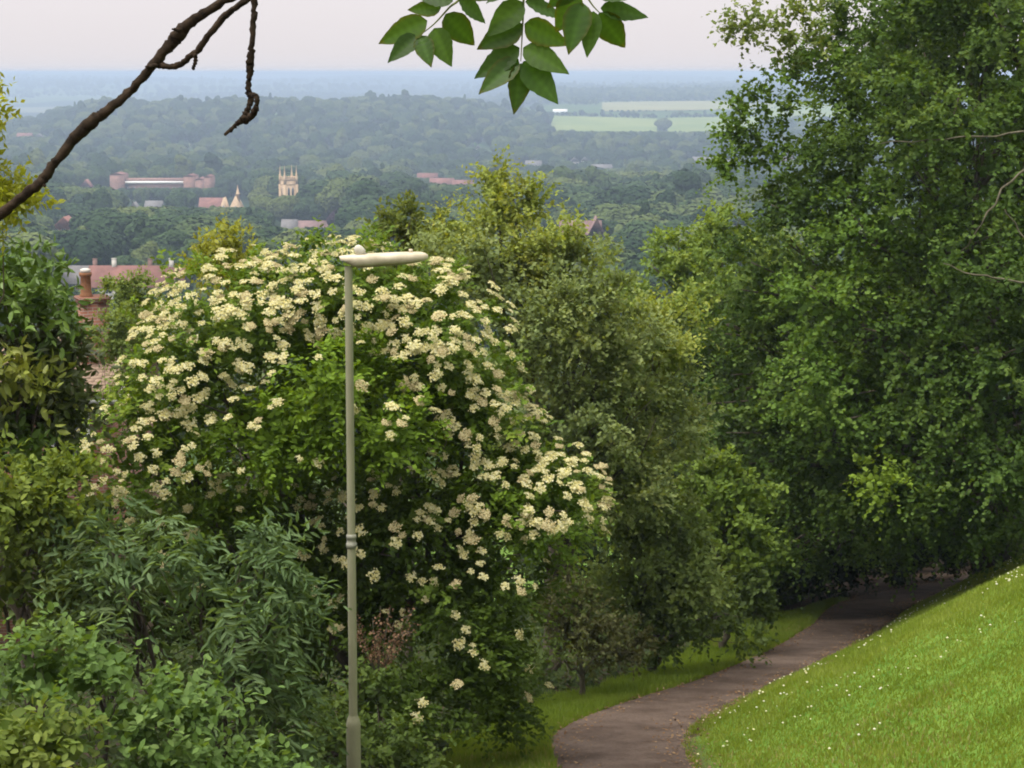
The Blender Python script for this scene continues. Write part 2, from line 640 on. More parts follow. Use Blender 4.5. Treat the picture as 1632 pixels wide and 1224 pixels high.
def near_h(x, Y):
    x = np.asarray(x, float)
    Y = np.asarray(Y, float)
    base = -3.6 - 0.2 * Y
    base = base + 2.6 * smooth01((11 - Y) / 11.0)
    s = x - path_x(Y)
    hw = path_w(Y) * 0.5 + 0.05
    r = np.maximum(s - hw, 0)
    bank = 0.50 * r - 0.02 * np.clip(r - 6, 0, 30) ** 1.4
    bank = bank * (1 - smooth01((11 - Y) / 12.0) * 0.75)
    lft = np.maximum(-s - hw, 0)
    z = base + bank - 0.05 * lft - 0.002 * np.clip(lft - 3, 0, 40) ** 2
    z = z + 0.05 * (vnoise(x * 0.9, Y * 0.9, 1) - 0.5) * np.clip((np.abs(s) - hw) / 0.6, 0, 1) * 2
    return z


def ground_h(x, Y):
    t = smooth01((np.asarray(Y, float) - 55) / 25.0)
    return near_h(x, Y) * (1 - t) + far_h(x, Y) * t


def soil_mask(x, Y):
    s = x - path_x(Y)
    nz = vnoise(x * 1.1, Y * 1.1, 4)
    left = smooth01((-s - 1.55 - 0.7 * nz) / 0.35) * (1 - 0.85 * smooth01((Y - 38) / 8) * smooth01((-s - 4) / 3))                    # below the shrubs left of the path
    wood = smooth01((Y - 37.5 - 1.8 * nz - 0.35 * np.clip(s, 0, 8)) / 1.2) * smooth01((s + 9) / 3)   # below the big trees
    edge = (np.abs(s) < path_w(Y) * 0.5 + 0.12 + 0.2 * nz)
    return np.clip(np.maximum(np.maximum(left, wood), edge), 0, 1)


# hillside: a fine sheet round the camera, path and bank
gx = np.arange(-34, 44.01, 0.3)
gy = np.arange(-12, 82.01, 0.3)
X, Yg = np.meshgrid(gx, gy)
Z = ground_h(X, Yg)
nx, ny = len(gx), len(gy)
ii, jj = np.meshgrid(np.arange(nx - 1), np.arange(ny - 1))
q0 = (jj * nx + ii).ravel()
quads = np.stack([q0, q0 + 1, q0 + nx + 1, q0 + nx], 1)
sm = soil_mask(X, Yg).ravel()
hill = obj('hillside', np_mesh('hillside', np.stack([X.ravel(), Yg.ravel(), Z.ravel()], 1), quads, M['ground'], col=np.repeat(sm[:, None], 3, 1), smooth=True))
tag(hill, kind='structure')

# valley: one sheet from the foot of the hillside to the horizon
uu = np.linspace(-0.62, 0.62, 190)
yy = np.geomspace(74, 15000, 300)
U, Yf = np.meshgrid(uu, yy)
Xf = U * Yf
Zf = far_h(Xf, Yf) - 0.6 * (1 - smooth01((Yf - 80) / 40))
nx, ny = len(uu), len(yy)
ii, jj = np.meshgrid(np.arange(nx - 1), np.arange(ny - 1))
q0 = (jj * nx + ii).ravel()
quads = np.stack([q0, q0 + 1, q0 + nx + 1, q0 + nx], 1)
val = obj('valley', np_mesh('valley', np.stack([Xf.ravel(), Yf.ravel(), Zf.ravel()], 1), quads, M['valley'], smooth=True))
tag(val, kind='structure')

# path: a worn strip a little above the hillside, with a ragged edge
py_ = np.arange(5, 72, 0.15)
rows = []
NC = 13
for k, Yv in enumerate(py_):
    c, w = float(path_x(Yv)), float(path_w(Yv))
    wl_ = w * 0.5 + 0.16 * (float(vnoise(Yv * 1.3, 0.3, 21)) - 0.5) + 0.10 * (float(vnoise(Yv * 4.1, 0.3, 22)) - 0.5)
    wr_ = w * 0.5 + 0.14 * (float(vnoise(Yv * 1.3, 9.3, 23)) - 0.5) + 0.10 * (float(vnoise(Yv * 4.3, 9.3, 24)) - 0.5)
    xs = np.linspace(c - wl_, c + wr_, NC)
    rows.append(np.stack([xs, np.full(NC, Yv), ground_h(xs, np.full(NC, Yv)) + 0.028 - 0.022 * np.abs(np.linspace(-1, 1, NC)) ** 4], 1))
V = np.concatenate(rows)
ii, jj = np.meshgrid(np.arange(NC - 1), np.arange(len(py_) - 1))
q0 = (jj * NC + ii).ravel()
pth = obj('path', np_mesh('path', V, np.stack([q0, q0 + 1, q0 + NC + 1, q0 + NC], 1), M['path'], smooth=True))
tag(pth, kind='structure')


def field(px0, px1, Y0, Y1, mat, skew=0.0):
    n = 24
    a = np.linspace(0, 1, n)
    A, B = np.meshgrid(a, a)
    Yv = Y0 + (Y1 - Y0) * B + skew * (A - 0.5) * (Y1 - Y0)
    u = ((px0 + (px1 - px0) * A) - 816) / F_PX
    xv = u * Yv
    zv = far_h(xv, Yv) + 1.2
    ii, jj = np.meshgrid(np.arange(n - 1), np.arange(n - 1))
    q0 = (jj * n + ii).ravel()
    o = obj('field', np_mesh('field', np.stack([xv.ravel(), Yv.ravel(), zv.ravel()], 1), np.stack([q0, q0 + 1, q0 + n + 1, q0 + n], 1), mat, smooth=True))
    tag(o, kind='structure')


FIELDS = [(878, 1045, 2380, 2790, M['field_green'], -0.15), (958, 1230, 3050, 3560, M['field_tan'], 0.25),
          (1062, 1215, 2330, 2800, M['field_green'], 0.1), (1180, 1400, 2500, 3300, M['field_green'], 0.0),
          (20, 215, 4350, 4950, M['field_pale'], 0.1), (560, 700, 4700, 5100, M['field_pale'], 0.0)]
for a in FIELDS:
    field(*a)


# ------------------------------------------------------------------ foliage tools
def T_diamond(w=0.5):
    v = np.array([(0, 0, 0), (w / 2, .45, .07), (0, 1, 0), (-w / 2, .45, .07)])
    return v, np.array([(0, 1, 2), (0, 2, 3)])


def T_ovate(w=0.5, droop=0.12):
    v = np.array([(0, 0, 0), (w * .42, .22, .05), (w * .46, .58, .03), (0, 1, -droop), (-w * .46, .58, .03), (-w * .42, .22, .05)])
    return v, np.array([(0, 1, 2), (0, 2, 3), (0, 3, 4), (0, 4, 5)])


def T_maple():
    a = np.array([-150, -112, -75, -48, -28, 0, 28, 48, 75, 112, 150]) * np.pi / 180
    r = np.array([.34, .5, .32, .62, .4, .72, .4, .62, .32, .5, .34])
    a, r = a[1:-1], r[1:-1]
    pts = np.stack([np.sin(a) * r, .34 + np.cos(a) * r, -.10 * (r > .45)], 1)
    v = np.concatenate([[(0, .05, 0)], pts])
    n = len(pts)
    t = [(0, k + 2, k + 1) for k in range(n - 1)]
    return v, np.array(t)


def build_leaves(pos, axis, nrm, size, tmpl):
    """vertex and triangle arrays for leaves with a base point, a length axis and a face normal"""
    Tv, Tf = tmpl
    axis = norm(axis)
    side = norm(np.cross(axis, nrm))
    up = np.cross(side, axis)
    n, k = len(pos), len(Tv)
    s = np.asarray(size)[:, None, None]
    V = pos[:, None, :] + s * (Tv[None, :, 0:1] * side[:, None, :] + Tv[None, :, 1:2] * axis[:, None, :] + Tv[None, :, 2:3] * up[:, None, :])
    Fc = (np.arange(n) * k)[:, None, None] + Tf[None]
    return V.reshape(-1, 3), Fc.reshape(-1, Tf.shape[1])


class Foliage:
    def __init__(s):
        s.V, s.F, s.C, s.n = [], [], [], 0

    def put(s, pos, axis, nrm, size, tmpl, col):
        V, Fc = build_leaves(pos, axis, nrm, size, tmpl)
        s.V.append(V)
        s.F.append(Fc + s.n)
        s.C.append(np.repeat(col * np.array([1.13, 1.04, 0.92]), len(tmpl[0]), 0))
        s.n += len(V)

    def obj(s, name, mat, parent=None):
        V, Fc, C = np.concatenate(s.V), np.concatenate(s.F), np.concatenate(s.C)
        COUNT[0] += len(Fc)
        c = (0.0, 0.0, 0.0)
        if parent is not None:
            c = np.array(parent.location)
            V = V - c
        return obj(name, np_mesh(name, V, Fc, mat, col=C), parent)


COUNT = [0]


def palette(cols, t):
    cols = np.asarray(cols, float)
    t = np.clip(t, 0, 0.9999) * (len(cols) - 1)
    i = t.astype(int)
    f = (t - i)[:, None]
    return cols[i] * (1 - f) + cols[i + 1] * f


def lobe(px, py, Y, rpx, rpy, ry, **kw):
    c = P(px, py, Y)
    d = dict(c=c, r=np.array([rpx * Y / F_PX, ry, rpy * Y / F_PX]))
    d.update(kw)
    return d


def fill_lobe(fol, L, size, tmpl, cols, clump=0.4, dens=1.0, per_spray=9, spray=0.3, up=0.55, droop=0.25, opposite=False, back=0.3, spread=0.7, inner=0.14, sj=0.25):
    """one lobe of a crown: clumps on an uneven ellipsoid, each a tuft of leafy shoots"""
    c, r = L['c'], L['r']
    dens = dens * L.get('dens', 1.0) * 1.75
    cols = L.get('cols', cols)
    rb = float((r[0] * r[1] * r[2]) ** (1 / 3.0))
    area = 4 * np.pi * ((r[0] * r[1]) ** 1.6 / 3 + (r[0] * r[2]) ** 1.6 / 3 + (r[1] * r[2]) ** 1.6 / 3) ** (1 / 1.6)
    cl = min(clump, rb * 0.6)
    K = max(4, int(1.1 * area / (cl * cl * 2.2)))
    d = rand_dirs(K)
    keep = (d[:, 1] < 0.25) | (rng.random(K) < back)
    d = d[keep]
    K = len(d)
    wob = 1 + 0.22 * (vnoise(d[:, 0] * 2.3 + c[0], d[:, 2] * 2.3 + c[2], 3) - 0.5) + 0.16 * rng.uniform(-1, 1, K)
    cc = c + d * r * (wob * (1 - 0.32 * rng.random(K) ** 1.5) - 0.5 * cl / rb)[:, None]
    cr = cl * rng.uniform(0.65, 1.3, K)
    n_leaf = area * dens * (K / max(1, len(keep))) / (size * size * 0.5)
    S = max(3, int(n_leaf / K / per_spray))
    ci = np.repeat(np.arange(K), S)
    outward = norm(d / r)
    e = norm(rng.normal(size=(K * S, 3)) * 0.85 + outward[ci] * 0.9 + np.array([0, 0, 0.35]))
    sb = cc[ci] + e * (cr[ci] * rng.uniform(0.05, 0.5, K * S))[:, None]
    sd = norm(e + rng.normal(size=e.shape) * 0.35 + np.array([0, 0, up * 0.4]))
    sl = spray * rng.uniform(0.6, 1.3, K * S) * (cr[ci] / cl)
    tcl = rng.random(K)
    tsp = rng.random(K * S)
    k = per_spray
    si = np.repeat(np.arange(K * S), k)
    f = np.tile((np.arange(k) + 0.5) / k, K * S)
    bend = np.array([0, 0, -1.0]) * (f ** 2)[:, None] * (droop * sl[si])[:, None]
    pos = sb[si] + sd[si] * (f * sl[si])[:, None] + bend + rng.normal(size=(len(si), 3)) * 0.12 * size
    rd = rand_dirs(len(si))
    if opposite:
        q = norm(np.cross(sd[si], np.array([0.1, 0.2, 1.0]) + 0.8 * rand_dirs(K * S)[si]))
        sgn = np.where(np.arange(len(si)) % 2 == 0, 1.0, -1.0)[:, None]
        ax = q * sgn * spread + sd[si] * 0.55 + rd * 0.22
    else:
        ax = sd[si] * 0.5 + rd * spread
    ax = ax + np.array([0, 0, -1.0]) * droop * rng.uniform(0, 1, len(si))[:, None]
    nr = rand_dirs(len(si)) * 0.65 + np.array([0, 0, 1.0]) * up + outward[ci][si] * 0.45
    sz = size * rng.uniform(1 - sj, 1 + sj, len(si)) * (1 - 0.25 * f)
    t = 0.45 * tcl[ci][si] + 0.3 * tsp[si] + 0.25 * rng.random(len(si))
    col = palette(cols, t) * rng.uniform(0.82, 1.18, (len(si), 1))
    fol.put(pos, ax, nr, sz, tmpl, col)
    # loose leaves inside, so that no daylight comes straight through
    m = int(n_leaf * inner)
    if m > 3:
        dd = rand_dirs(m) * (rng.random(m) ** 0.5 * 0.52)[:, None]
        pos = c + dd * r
        fol.put(pos, rand_dirs(m), rand_dirs(m) + np.array([0, -0.4, 0.5]), size * 1.4 * rng.uniform(0.8, 1.2, m), tmpl, palette(cols, rng.random(m) * 0.4) * 0.9)  # darker tones put the crown's inner shade into the leaf colour
    return cc, outward, cr


def tree_base(px, Y):
    x = (px - 816) / F_PX * Y
    return np.array([x, Y, float(ground_h(x, Y))])


def limbs(root, base, lobes, mat, r0, fork=0.45, name='limb', n=7):
    """trunk, and one limb to each lobe, all tapered and slightly crooked"""
    base = np.asarray(base, float)
    ctr = np.mean([L['c'] for L in lobes], 0)
    top = base * (1 - fork) + ctr * fork
    top[2] = base[2] + (ctr[2] - base[2]) * max(fork, 0.35)
    t = np.linspace(0, 1, 7)[:, None]
    pts = base * (1 - t) + top * t + np.concatenate([np.zeros((1, 3)), rng.normal(size=(6, 3)) * r0 * 0.35])
    pts[0, 2] -= 0.15
    mb = MB().tube(pts - base, np.linspace(r0 * 1.25, r0 * 0.72, 7), 10, 0.08)
    mb.obj('trunk', mat, root, smooth=True)
    for L in lobes:
        if L.get('nolimb'):
            continue
        f0 = rng.uniform(0.55, 1.0)
        s = base * (1 - f0) + top * f0
        e = L['c'] + rng.normal(size=3) * 0.1 * L['r']
        tt = np.linspace(0, 1, 8)[:, None]
        p = s * (1 - tt) + e * tt
        p = p + rng.normal(size=p.shape) * 0.04 * np.linalg.norm(e - s) * (tt * (1 - tt) * 4)
        p[:, 2] += (np.sin(tt[:, 0] * np.pi) * 0.12 * np.linalg.norm(e - s))
        mb = MB().tube(p - base, np.linspace(r0 * 0.5, r0 * 0.12, 8), n, 0.06)
        for _ in range(5):
            d = rand_dirs(1)[0]
            d[1] = -abs(d[1])
            q1 = L['c'] + d * L['r'] * rng.uniform(0.6, 0.92)
            k = rng.integers(3, 7)
            m_ = (p[k] + q1) / 2 + rng.normal(size=3) * 0.1
            mb.tube(np.array([p[k], m_, q1]) - base, [r0 * 0.17, r0 * 0.1, r0 * 0.04], 5, 0)
        mb.obj(name, mat, root, smooth=True)


# ================================================================== THE PATHSIDE PLANTS
# ---------------- elder in flower, behind the lamp post
EL = [(0.055, 0.105, 0.014), (0.085, 0.16, 0.02), (0.13, 0.22, 0.03), (0.2, 0.27, 0.045)]
ELB = [(0.09, 0.17, 0.02), (0.13, 0.23, 0.025), (0.17, 0.28, 0.035)]
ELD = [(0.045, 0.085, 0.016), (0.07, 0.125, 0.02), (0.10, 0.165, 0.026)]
eb = tree_base(560, 20.8)
elder = empty('elder_bush', eb)
tag(elder, 'large rounded elder bush covered in cream flower heads behind the lamp post', 'bush')
ELobes = [
    lobe(540, 600, 20.8, 235, 200, 1.6, fl=0.35),
    lobe(400, 530, 20.2, 165, 128, 1.2, fl=1.0),
    lobe(545, 470, 20.2, 150, 88, 1.1, fl=1.0),
    lobe(690, 545, 20.2, 128, 130, 1.1, fl=1.0),
    lobe(300, 600, 19.8, 105, 110, 1.0, fl=0.8),
    lobe(240, 720, 19.4, 125, 95, 1.0, fl=0.62),
    lobe(540, 610, 18.9, 105, 78, 0.6, fl=0.12, cols=ELB, dens=1.2),
    lobe(440, 690, 19.2, 110, 85, 0.8, fl=0.3, cols=ELB),
    lobe(620, 690, 19.0, 85, 75, 0.6, fl=0.2, cols=ELB),
    lobe(760, 660, 20.2, 85, 130, 0.9, fl=0.9),
    lobe(880, 800, 20.0, 92, 98, 0.9, fl=1.0), lobe(830, 720, 20.3, 60, 80, 0.8, fl=0.8),
    lobe(790, 800, 20.0, 90, 110, 0.9, fl=0.55, cols=ELB),
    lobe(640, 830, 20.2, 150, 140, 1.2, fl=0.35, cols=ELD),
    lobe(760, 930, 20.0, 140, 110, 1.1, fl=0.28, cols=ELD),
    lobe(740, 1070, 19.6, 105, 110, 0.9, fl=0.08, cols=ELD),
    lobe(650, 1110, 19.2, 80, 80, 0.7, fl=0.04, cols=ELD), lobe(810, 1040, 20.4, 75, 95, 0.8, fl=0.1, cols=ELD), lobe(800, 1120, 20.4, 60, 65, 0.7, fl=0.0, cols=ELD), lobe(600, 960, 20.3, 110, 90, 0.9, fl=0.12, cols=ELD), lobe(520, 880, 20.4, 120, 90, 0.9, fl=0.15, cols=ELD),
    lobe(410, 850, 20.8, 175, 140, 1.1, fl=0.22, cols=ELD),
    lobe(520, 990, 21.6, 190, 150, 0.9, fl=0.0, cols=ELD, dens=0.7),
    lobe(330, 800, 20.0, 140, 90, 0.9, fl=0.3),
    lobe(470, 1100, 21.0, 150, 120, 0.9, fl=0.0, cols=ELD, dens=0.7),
]
limbs(elder, eb, ELobes[:1] + ELobes[4:6] + ELobes[9:11] + ELobes[12:14], M['bark'], 0.11, 0.3)
fol = Foliage()
spots = []
for L in ELobes:
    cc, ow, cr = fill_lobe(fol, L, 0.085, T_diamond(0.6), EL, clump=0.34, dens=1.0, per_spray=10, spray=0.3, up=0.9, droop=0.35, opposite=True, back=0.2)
    fw = L.get('fl', 0)
    if fw <= 0:
        continue
    # flower heads sit on the outside of the clumps that look out of the bush
    area = np.pi * L['r'][0] * L['r'][2]
    n = int(fw * area * 88)
    d = norm(rng.normal(size=(n * 5, 3)) + np.array([0, -0.9, 0.55]))
    d = d[(d[:, 1] < 0.35) & (d[:, 2] > -0.45)][:n]
    # heads stand in loose groups
    g = vnoise(d[:, 0] * 3.1 + L['c'][0] * 2, d[:, 2] * 3.1 + L['c'][2] * 2, 31)
    d = d[g > 0.24]
    p = L['c'] + d * L['r'] * rng.uniform(1.0, 1.1, (len(d), 1))
    nn = norm(norm(d / L['r']) * 0.6 + np.array([0, -0.25, 0.75]) + rng.normal(size=d.shape) * 0.22)
    for a, b in zip(p, nn):
        # not inside another lobe
        inside = False
        for L2 in ELobes:
            if L2 is L:
                continue
            if np.sum(((a - L2['c']) / (L2['r'] * 0.97)) ** 2) < 1:
                inside = True
                break
        if not inside:
            spots.append((a, b))
fol.obj('crown', M['leaf'], elder)


def flower_head_mesh(seed):
    r = np.random.default_rng(seed)
    fol = Foliage()
    n_sub = 6
    pts, nr = [], []
    for k in range(n_sub):
        a = k * 2 * np.pi / 5 + r.uniform(-.3, .3)
        rr = 0.6 if k < 5 else 0.0
        for _ in range(17):
            q = r.normal(size=2) * 0.2
            x, y = math.cos(a) * rr + q[0], math.sin(a) * rr + q[1]
            pts.append((x, y, 0.18 - 0.22 * (x * x + y * y) + r.uniform(-.05, .05)))
    pts = np.array(pts)
    nr = np.stack([pts[:, 0] * .6, pts[:, 1] * .6, np.ones(len(pts))], 1) + r.normal(size=pts.shape) * 0.35
    ax = r.normal(size=pts.shape) * np.array([1, 1, 0.15])
    tm = (np.array([(-.5, -.5, 0), (.5, -.5, 0.1), (.5, .5, 0), (-.5, .5, .1)]), np.array([(0, 1, 2), (0, 2, 3)]))
    cols = np.array([(0.62, 0.58, 0.28), (0.64, 0.61, 0.34), (0.56, 0.5, 0.2), (0.66, 0.64, 0.42)])
    if seed % 5 == 4:
        cols = np.array([(0.52, 0.44, 0.23), (0.58, 0.52, 0.3), (0.45, 0.36, 0.17), (0.56, 0.49, 0.28)])
    fol.put(pts, ax, nr, np.full(len(pts), 0.2) * r.uniform(.7, 1.3, len(pts)), tm, cols[r.integers(0, 4, len(pts))] / np.array([1.13, 1.04, .92]) * r.uniform(.9, 1.05, (len(pts), 1)))
    # stalks
    mb = MB()
    for k in range(n_sub):
        q = pts[k * 17:(k + 1) * 17].mean(0)
        mb.tube(np.array([(0, 0, -0.7), q * 0.6 + np.array([0, 0, -.25]), q]), [0.03, 0.025, 0.015], 3, 0, cap=False)
    V2, Q2 = np.concatenate(mb.V), np.concatenate(mb.Q)
    V = np.concatenate(fol.V + [V2])
    C = np.concatenate(fol.C + [np.tile([(0.16, 0.2, 0.06)], (len(V2), 1))])
    return np_mesh('flower_head', V, [np.concatenate(fol.F), Q2 + fol.n], M['petal'], col=C)


heads = [flower_head_mesh(100 + k) for k in range(6)]
spots = [spots[i] for i in rng.permutation(len(spots))]
spots.sort(key=lambda s: s[0][1])
print('flower heads', len(spots))


def head_matrix(a, b, s):
    z = Vector(b).normalized()
    q = z.to_track_quat('Z', 'Y')
    return q


rest = []
order = list(range(len(spots)))
single = set(rng.permutation(len(spots))[:300].tolist()) if len(spots) > 300 else set(order)
from mathutils import Matrix
VV, QQ, TT, CC, nn_ = [], [], [], [], 0
for i, (a, b) in enumerate(spots):
    s = float(rng.uniform(0.042, 0.078))
    q = head_matrix(a, b, s)
    me = heads[int(rng.integers(0, 6))]
    if i in single:
        o = bpy.data.objects.new('flower_head', me)
        o.location = Vector((a - eb).tolist())
        o.rotation_euler = (q @ Vector((0, 0, 1)).rotation_difference(Vector((0, 0, 1)))).to_euler()
        o.rotation_euler.rotate_axis('Z', float(rng.uniform(0, 6.28)))
        o.scale = (s, s, s)
        link(o, elder)
    else:
        mat = (Matrix.Translation(Vector((a - eb).tolist())) @ q.to_matrix().to_4x4() @ Matrix.Scale(s, 4))
        vs = np.empty(len(me.vertices) * 3, np.float32)
        me.vertices.foreach_get('co', vs)
        vs = vs.reshape(-1, 3)
        mm = np.array(mat)
        VV.append(vs @ mm[:3, :3].T + mm[:3, 3])
        cs = np.empty(len(me.vertices) * 4, np.float32)
        me.color_attributes['Col'].data.foreach_get('color', cs)
        CC.append(cs.reshape(-1, 4)[:, :3])
        for p in me.polygons:
            (TT if p.loop_total == 3 else QQ).append([v + nn_ for v in p.vertices])
        nn_ += len(vs)
if VV:
    o = obj('flower_cluster', np_mesh('flower_cluster', np.concatenate(VV), [np.array(TT), np.array(QQ)], M['petal'], col=np.concatenate(CC)), elder)
    o['kind'] = 'stuff'

# ---------------- lamp post in front of the elder
lb = tree_base(563.5, 15.6)
lb[0] = P(564.5, 1300, 15.6)[0]
lb[2] = float(ground_h(lb[0], 15.6))
lamp = empty('lamp_post', lb)
tag(lamp, 'tall slim olive grey street lamp post with long flat lantern before the elder bush', 'street lamp')
H0 = P(556, 428, 15.6)[2] - lb[2]
hb = P(563, 1148, 15.6)[2] - lb[2]
hj = P(560, 862, 15.6)[2] - lb[2]


def lathe(prof, n=20):
    prof = np.asarray(prof, float)
    a = np.linspace(0, 2 * np.pi, n, endpoint=False)
    V = np.concatenate([np.stack([np.cos(a) * r, np.sin(a) * r, np.full(n, z)], 1) for r, z in prof])
    q = []
    for i in range(len(prof) - 1):
        for k in range(n):
            k2 = (k + 1) % n
            q.append((i * n + k, i * n + k2, (i + 1) * n + k2, (i + 1) * n + k))
    return MB().add(V, q)


LEAN = (P(555, 500, 15.6)[0] - P(562, 1150, 15.6)[0]) / (P(555, 500, 15.6)[2] - P(562, 1150, 15.6)[2])
pole_root_shear = LEAN


def leaned(mb):
    for i, v in enumerate(mb.V):
        v = v.copy()
        v[:, 0] += v[:, 2] * LEAN
        mb.V[i] = v
    return mb


leaned(lathe([(0.062, -0.1), (0.062, hb - 0.06)])).obj('base_section', M['post'], lamp, True)
leaned(lathe([(0.0625, hb - 0.065), (0.062, hb - 0.03), (0.054, hb + 0.01), (0.0367, hb + 0.05), (0.0367, hb + 0.055)])).obj('base_collar', M['post'], lamp, True)
leaned(lathe([(0.0372, hb + 0.04), (0.0367, hj - 0.03)])).obj('lower_shaft', M['post'], lamp, True)
leaned(lathe([(0.0367, hj - 0.06), (0.046, hj - 0.055), (0.046, hj - 0.02), (0.039, hj - 0.015), (0.039, hj + 0.02), (0.044, hj + 0.025), (0.044, hj + 0.05), (0.0345, hj + 0.06)])).obj('joint_collar', M['steel'], lamp, True)
leaned(lathe([(0.0345, hj + 0.03), (0.033, H0 - 0.25), (0.033, H0 + 0.02)])).obj('upper_shaft', M['post'], lamp, True)
dr = MB()
aa = np.linspace(-0.5, 0.5, 7) - np.pi / 2 + 0.5
dv = np.concatenate([np.stack([np.cos(aa) * 0.065, np.sin(aa) * 0.065, np.full(7, z)], 1) for z in (0.45, 1.0)])
dr.add(dv, [(k, k + 1, k + 8, k + 7) for k in range(6)])
leaned(dr).obj('access_door', M['post'], lamp, True)
# lantern: a long shell lofted along an axis that points right, a little away from the camera, nose slightly raised
ax0 = P(541, 414, 15.6) - lb
ax1 = P(682, 409, 15.75) - lb
L_ = ax1 - ax0
fw = norm(L_)
sd_ = norm(np.cross(fw, np.array([0, 0, 1.0])))
upv = np.cross(sd_, fw)
secs = [(0.0, 0.03, 0.020, -0.006), (0.006, 0.06, 0.030, -0.004), (0.05, 0.08, 0.034, 0.018), (0.13, 0.09, 0.036, 0.066), (0.18, 0.097, 0.038, 0.074), (0.3, 0.105, 0.040, 0.072), (0.55, 0.112, 0.043, 0.062), (0.8, 0.11, 0.043, 0.050), (0.92, 0.095, 0.040, 0.042), (0.97, 0.07, 0.032, 0.034), (0.995, 0.04, 0.018, 0.02), (1.0, 0.015, 0.006, 0.008)]
ns = 14
V, q = [], []
for (t, w, hu, hd) in secs:
    c = ax0 + L_ * t
    for k in range(ns):
        a = 2 * np.pi * k / ns
        ca, sa = math.cos(a), math.sin(a)
        ca = math.copysign(abs(ca) ** 0.5, ca)
        V.append(c + sd_ * ca * w + upv * ((hu if sa > 0 else hd) * math.copysign(abs(sa) ** 0.55, sa) * (1.0 if sa > 0 else 0.80)))
for i in range(len(secs) - 1):
    for k in range(ns):
        k2 = (k + 1) % ns
        q.append((i * ns + k, i * ns + k2, (i + 1) * ns + k2, (i + 1) * ns + k))
shell = MB().add(V, q).obj('lantern', M['lantern'], lamp, True)
V, q = [], []
bs = [(0.17, 0.07, 0.05), (0.2, 0.08, 0.064), (0.5, 0.09, 0.052), (0.8, 0.085, 0.040), (0.9, 0.07, 0.03)]
for (t, w, hd) in bs:
    c = ax0 + L_ * t - upv * 0.012
    for k in range(ns):
        a = np.pi + np.pi * k / (ns - 1)
        V.append(c + sd_ * math.cos(a) * w + upv * (hd * math.copysign(abs(math.sin(a)) ** 0.6, math.sin(a))))
for i in range(len(bs) - 1):
    for k in range(ns - 1):
        q.append((i * ns + k, i * ns + k + 1, (i + 1) * ns + k + 1, (i + 1) * ns + k))
MB().add(V, q).obj('lantern_bowl', M['lens'], shell, True)
pc = ax0 + L_ * 0.28 + upv * 0.03
lathe([(0.026, -0.03), (0.026, 0.015), (0.038, 0.02), (0.041, 0.045), (0.039, 0.07), (0.033, 0.09), (0.02, 0.103), (0.0, 0.108)], 14).obj('photocell', M['cell'], shell, True, loc=pc).rotation_euler = (0.1, -0.75, 0)
MB().box(ax0 + L_ * 0.8 + upv * 0.046 - 0.012, ax0 + L_ * 0.8 + upv * 0.046 + np.array([0.02, 0.02, 0.022])).obj('latch', M['lantern'], shell)

# ---------------- grey-green hawthorn behind the elder
HW = [(0.11, 0.165, 0.066), (0.155, 0.22, 0.09), (0.21, 0.275, 0.11), (0.28, 0.315, 0.115)]
HWY = [(0.15, 0.22, 0.06), (0.22, 0.29, 0.07), (0.31, 0.34, 0.085)]
hb_ = tree_base(880, 27.5)
haw = empty('hawthorn_tree', hb_)
tag(haw, 'tall grey green hawthorn with yellowish top shoots rising behind the elder', 'tree')
HL = [lobe(800, 345, 27.3, 62, 52, 0.8, cols=HWY), lobe(785, 290, 27.3, 22, 28, 0.3, cols=HWY, nolimb=1), lobe(850, 315, 27.2, 25, 42, 0.35, cols=HWY, nolimb=1), lobe(730, 375, 27.4, 45, 45, .6, cols=HWY, nolimb=1),
      lobe(770, 430, 27, 115, 75, 1.5), lobe(880, 400, 27, 70, 70, 1.0, cols=HWY), lobe(920, 480, 26.8, 110, 100, 1.6),
      lobe(830, 540, 26.5, 130, 120, 1.6), lobe(980, 560, 27.2, 110, 110, 1.5), lobe(940, 660, 26.5, 120, 110, 1.4), lobe(1060, 560, 28, 70, 90, 1.2, cols=HWY), lobe(1050, 650, 28, 90, 100, 1.2),
      lobe(880, 760, 26.5, 120, 120, 1.3), lobe(1010, 760, 27, 90, 90, 1.1)]
limbs(haw, hb_, HL, M['bark'], 0.13, 0.4)
fol = Foliage()
for L in HL:
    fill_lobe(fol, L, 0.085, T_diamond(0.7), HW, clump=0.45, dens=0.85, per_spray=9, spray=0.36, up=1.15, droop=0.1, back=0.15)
fol.obj('crown', M['leaf'], haw)

# rounded sapling to the left of it, and further bushes down the slope
def simple_tree(name, label, cat, px, Y, lobes, cols, size, tmpl, clump, dens, r0, mat='leaf', bark='bark', group=None, fork=0.4, **kw):
    b = tree_base(px, Y)
    t = empty(name, b)
    tag(t, label, cat, group)
    limbs(t, b, lobes, M[bark], r0, fork)
    f = Foliage()
    for L in lobes:
        fill_lobe(f, L, size, tmpl, cols, clump=clump, dens=dens, **kw)
    f.obj('crown', M[mat], t)
    return t


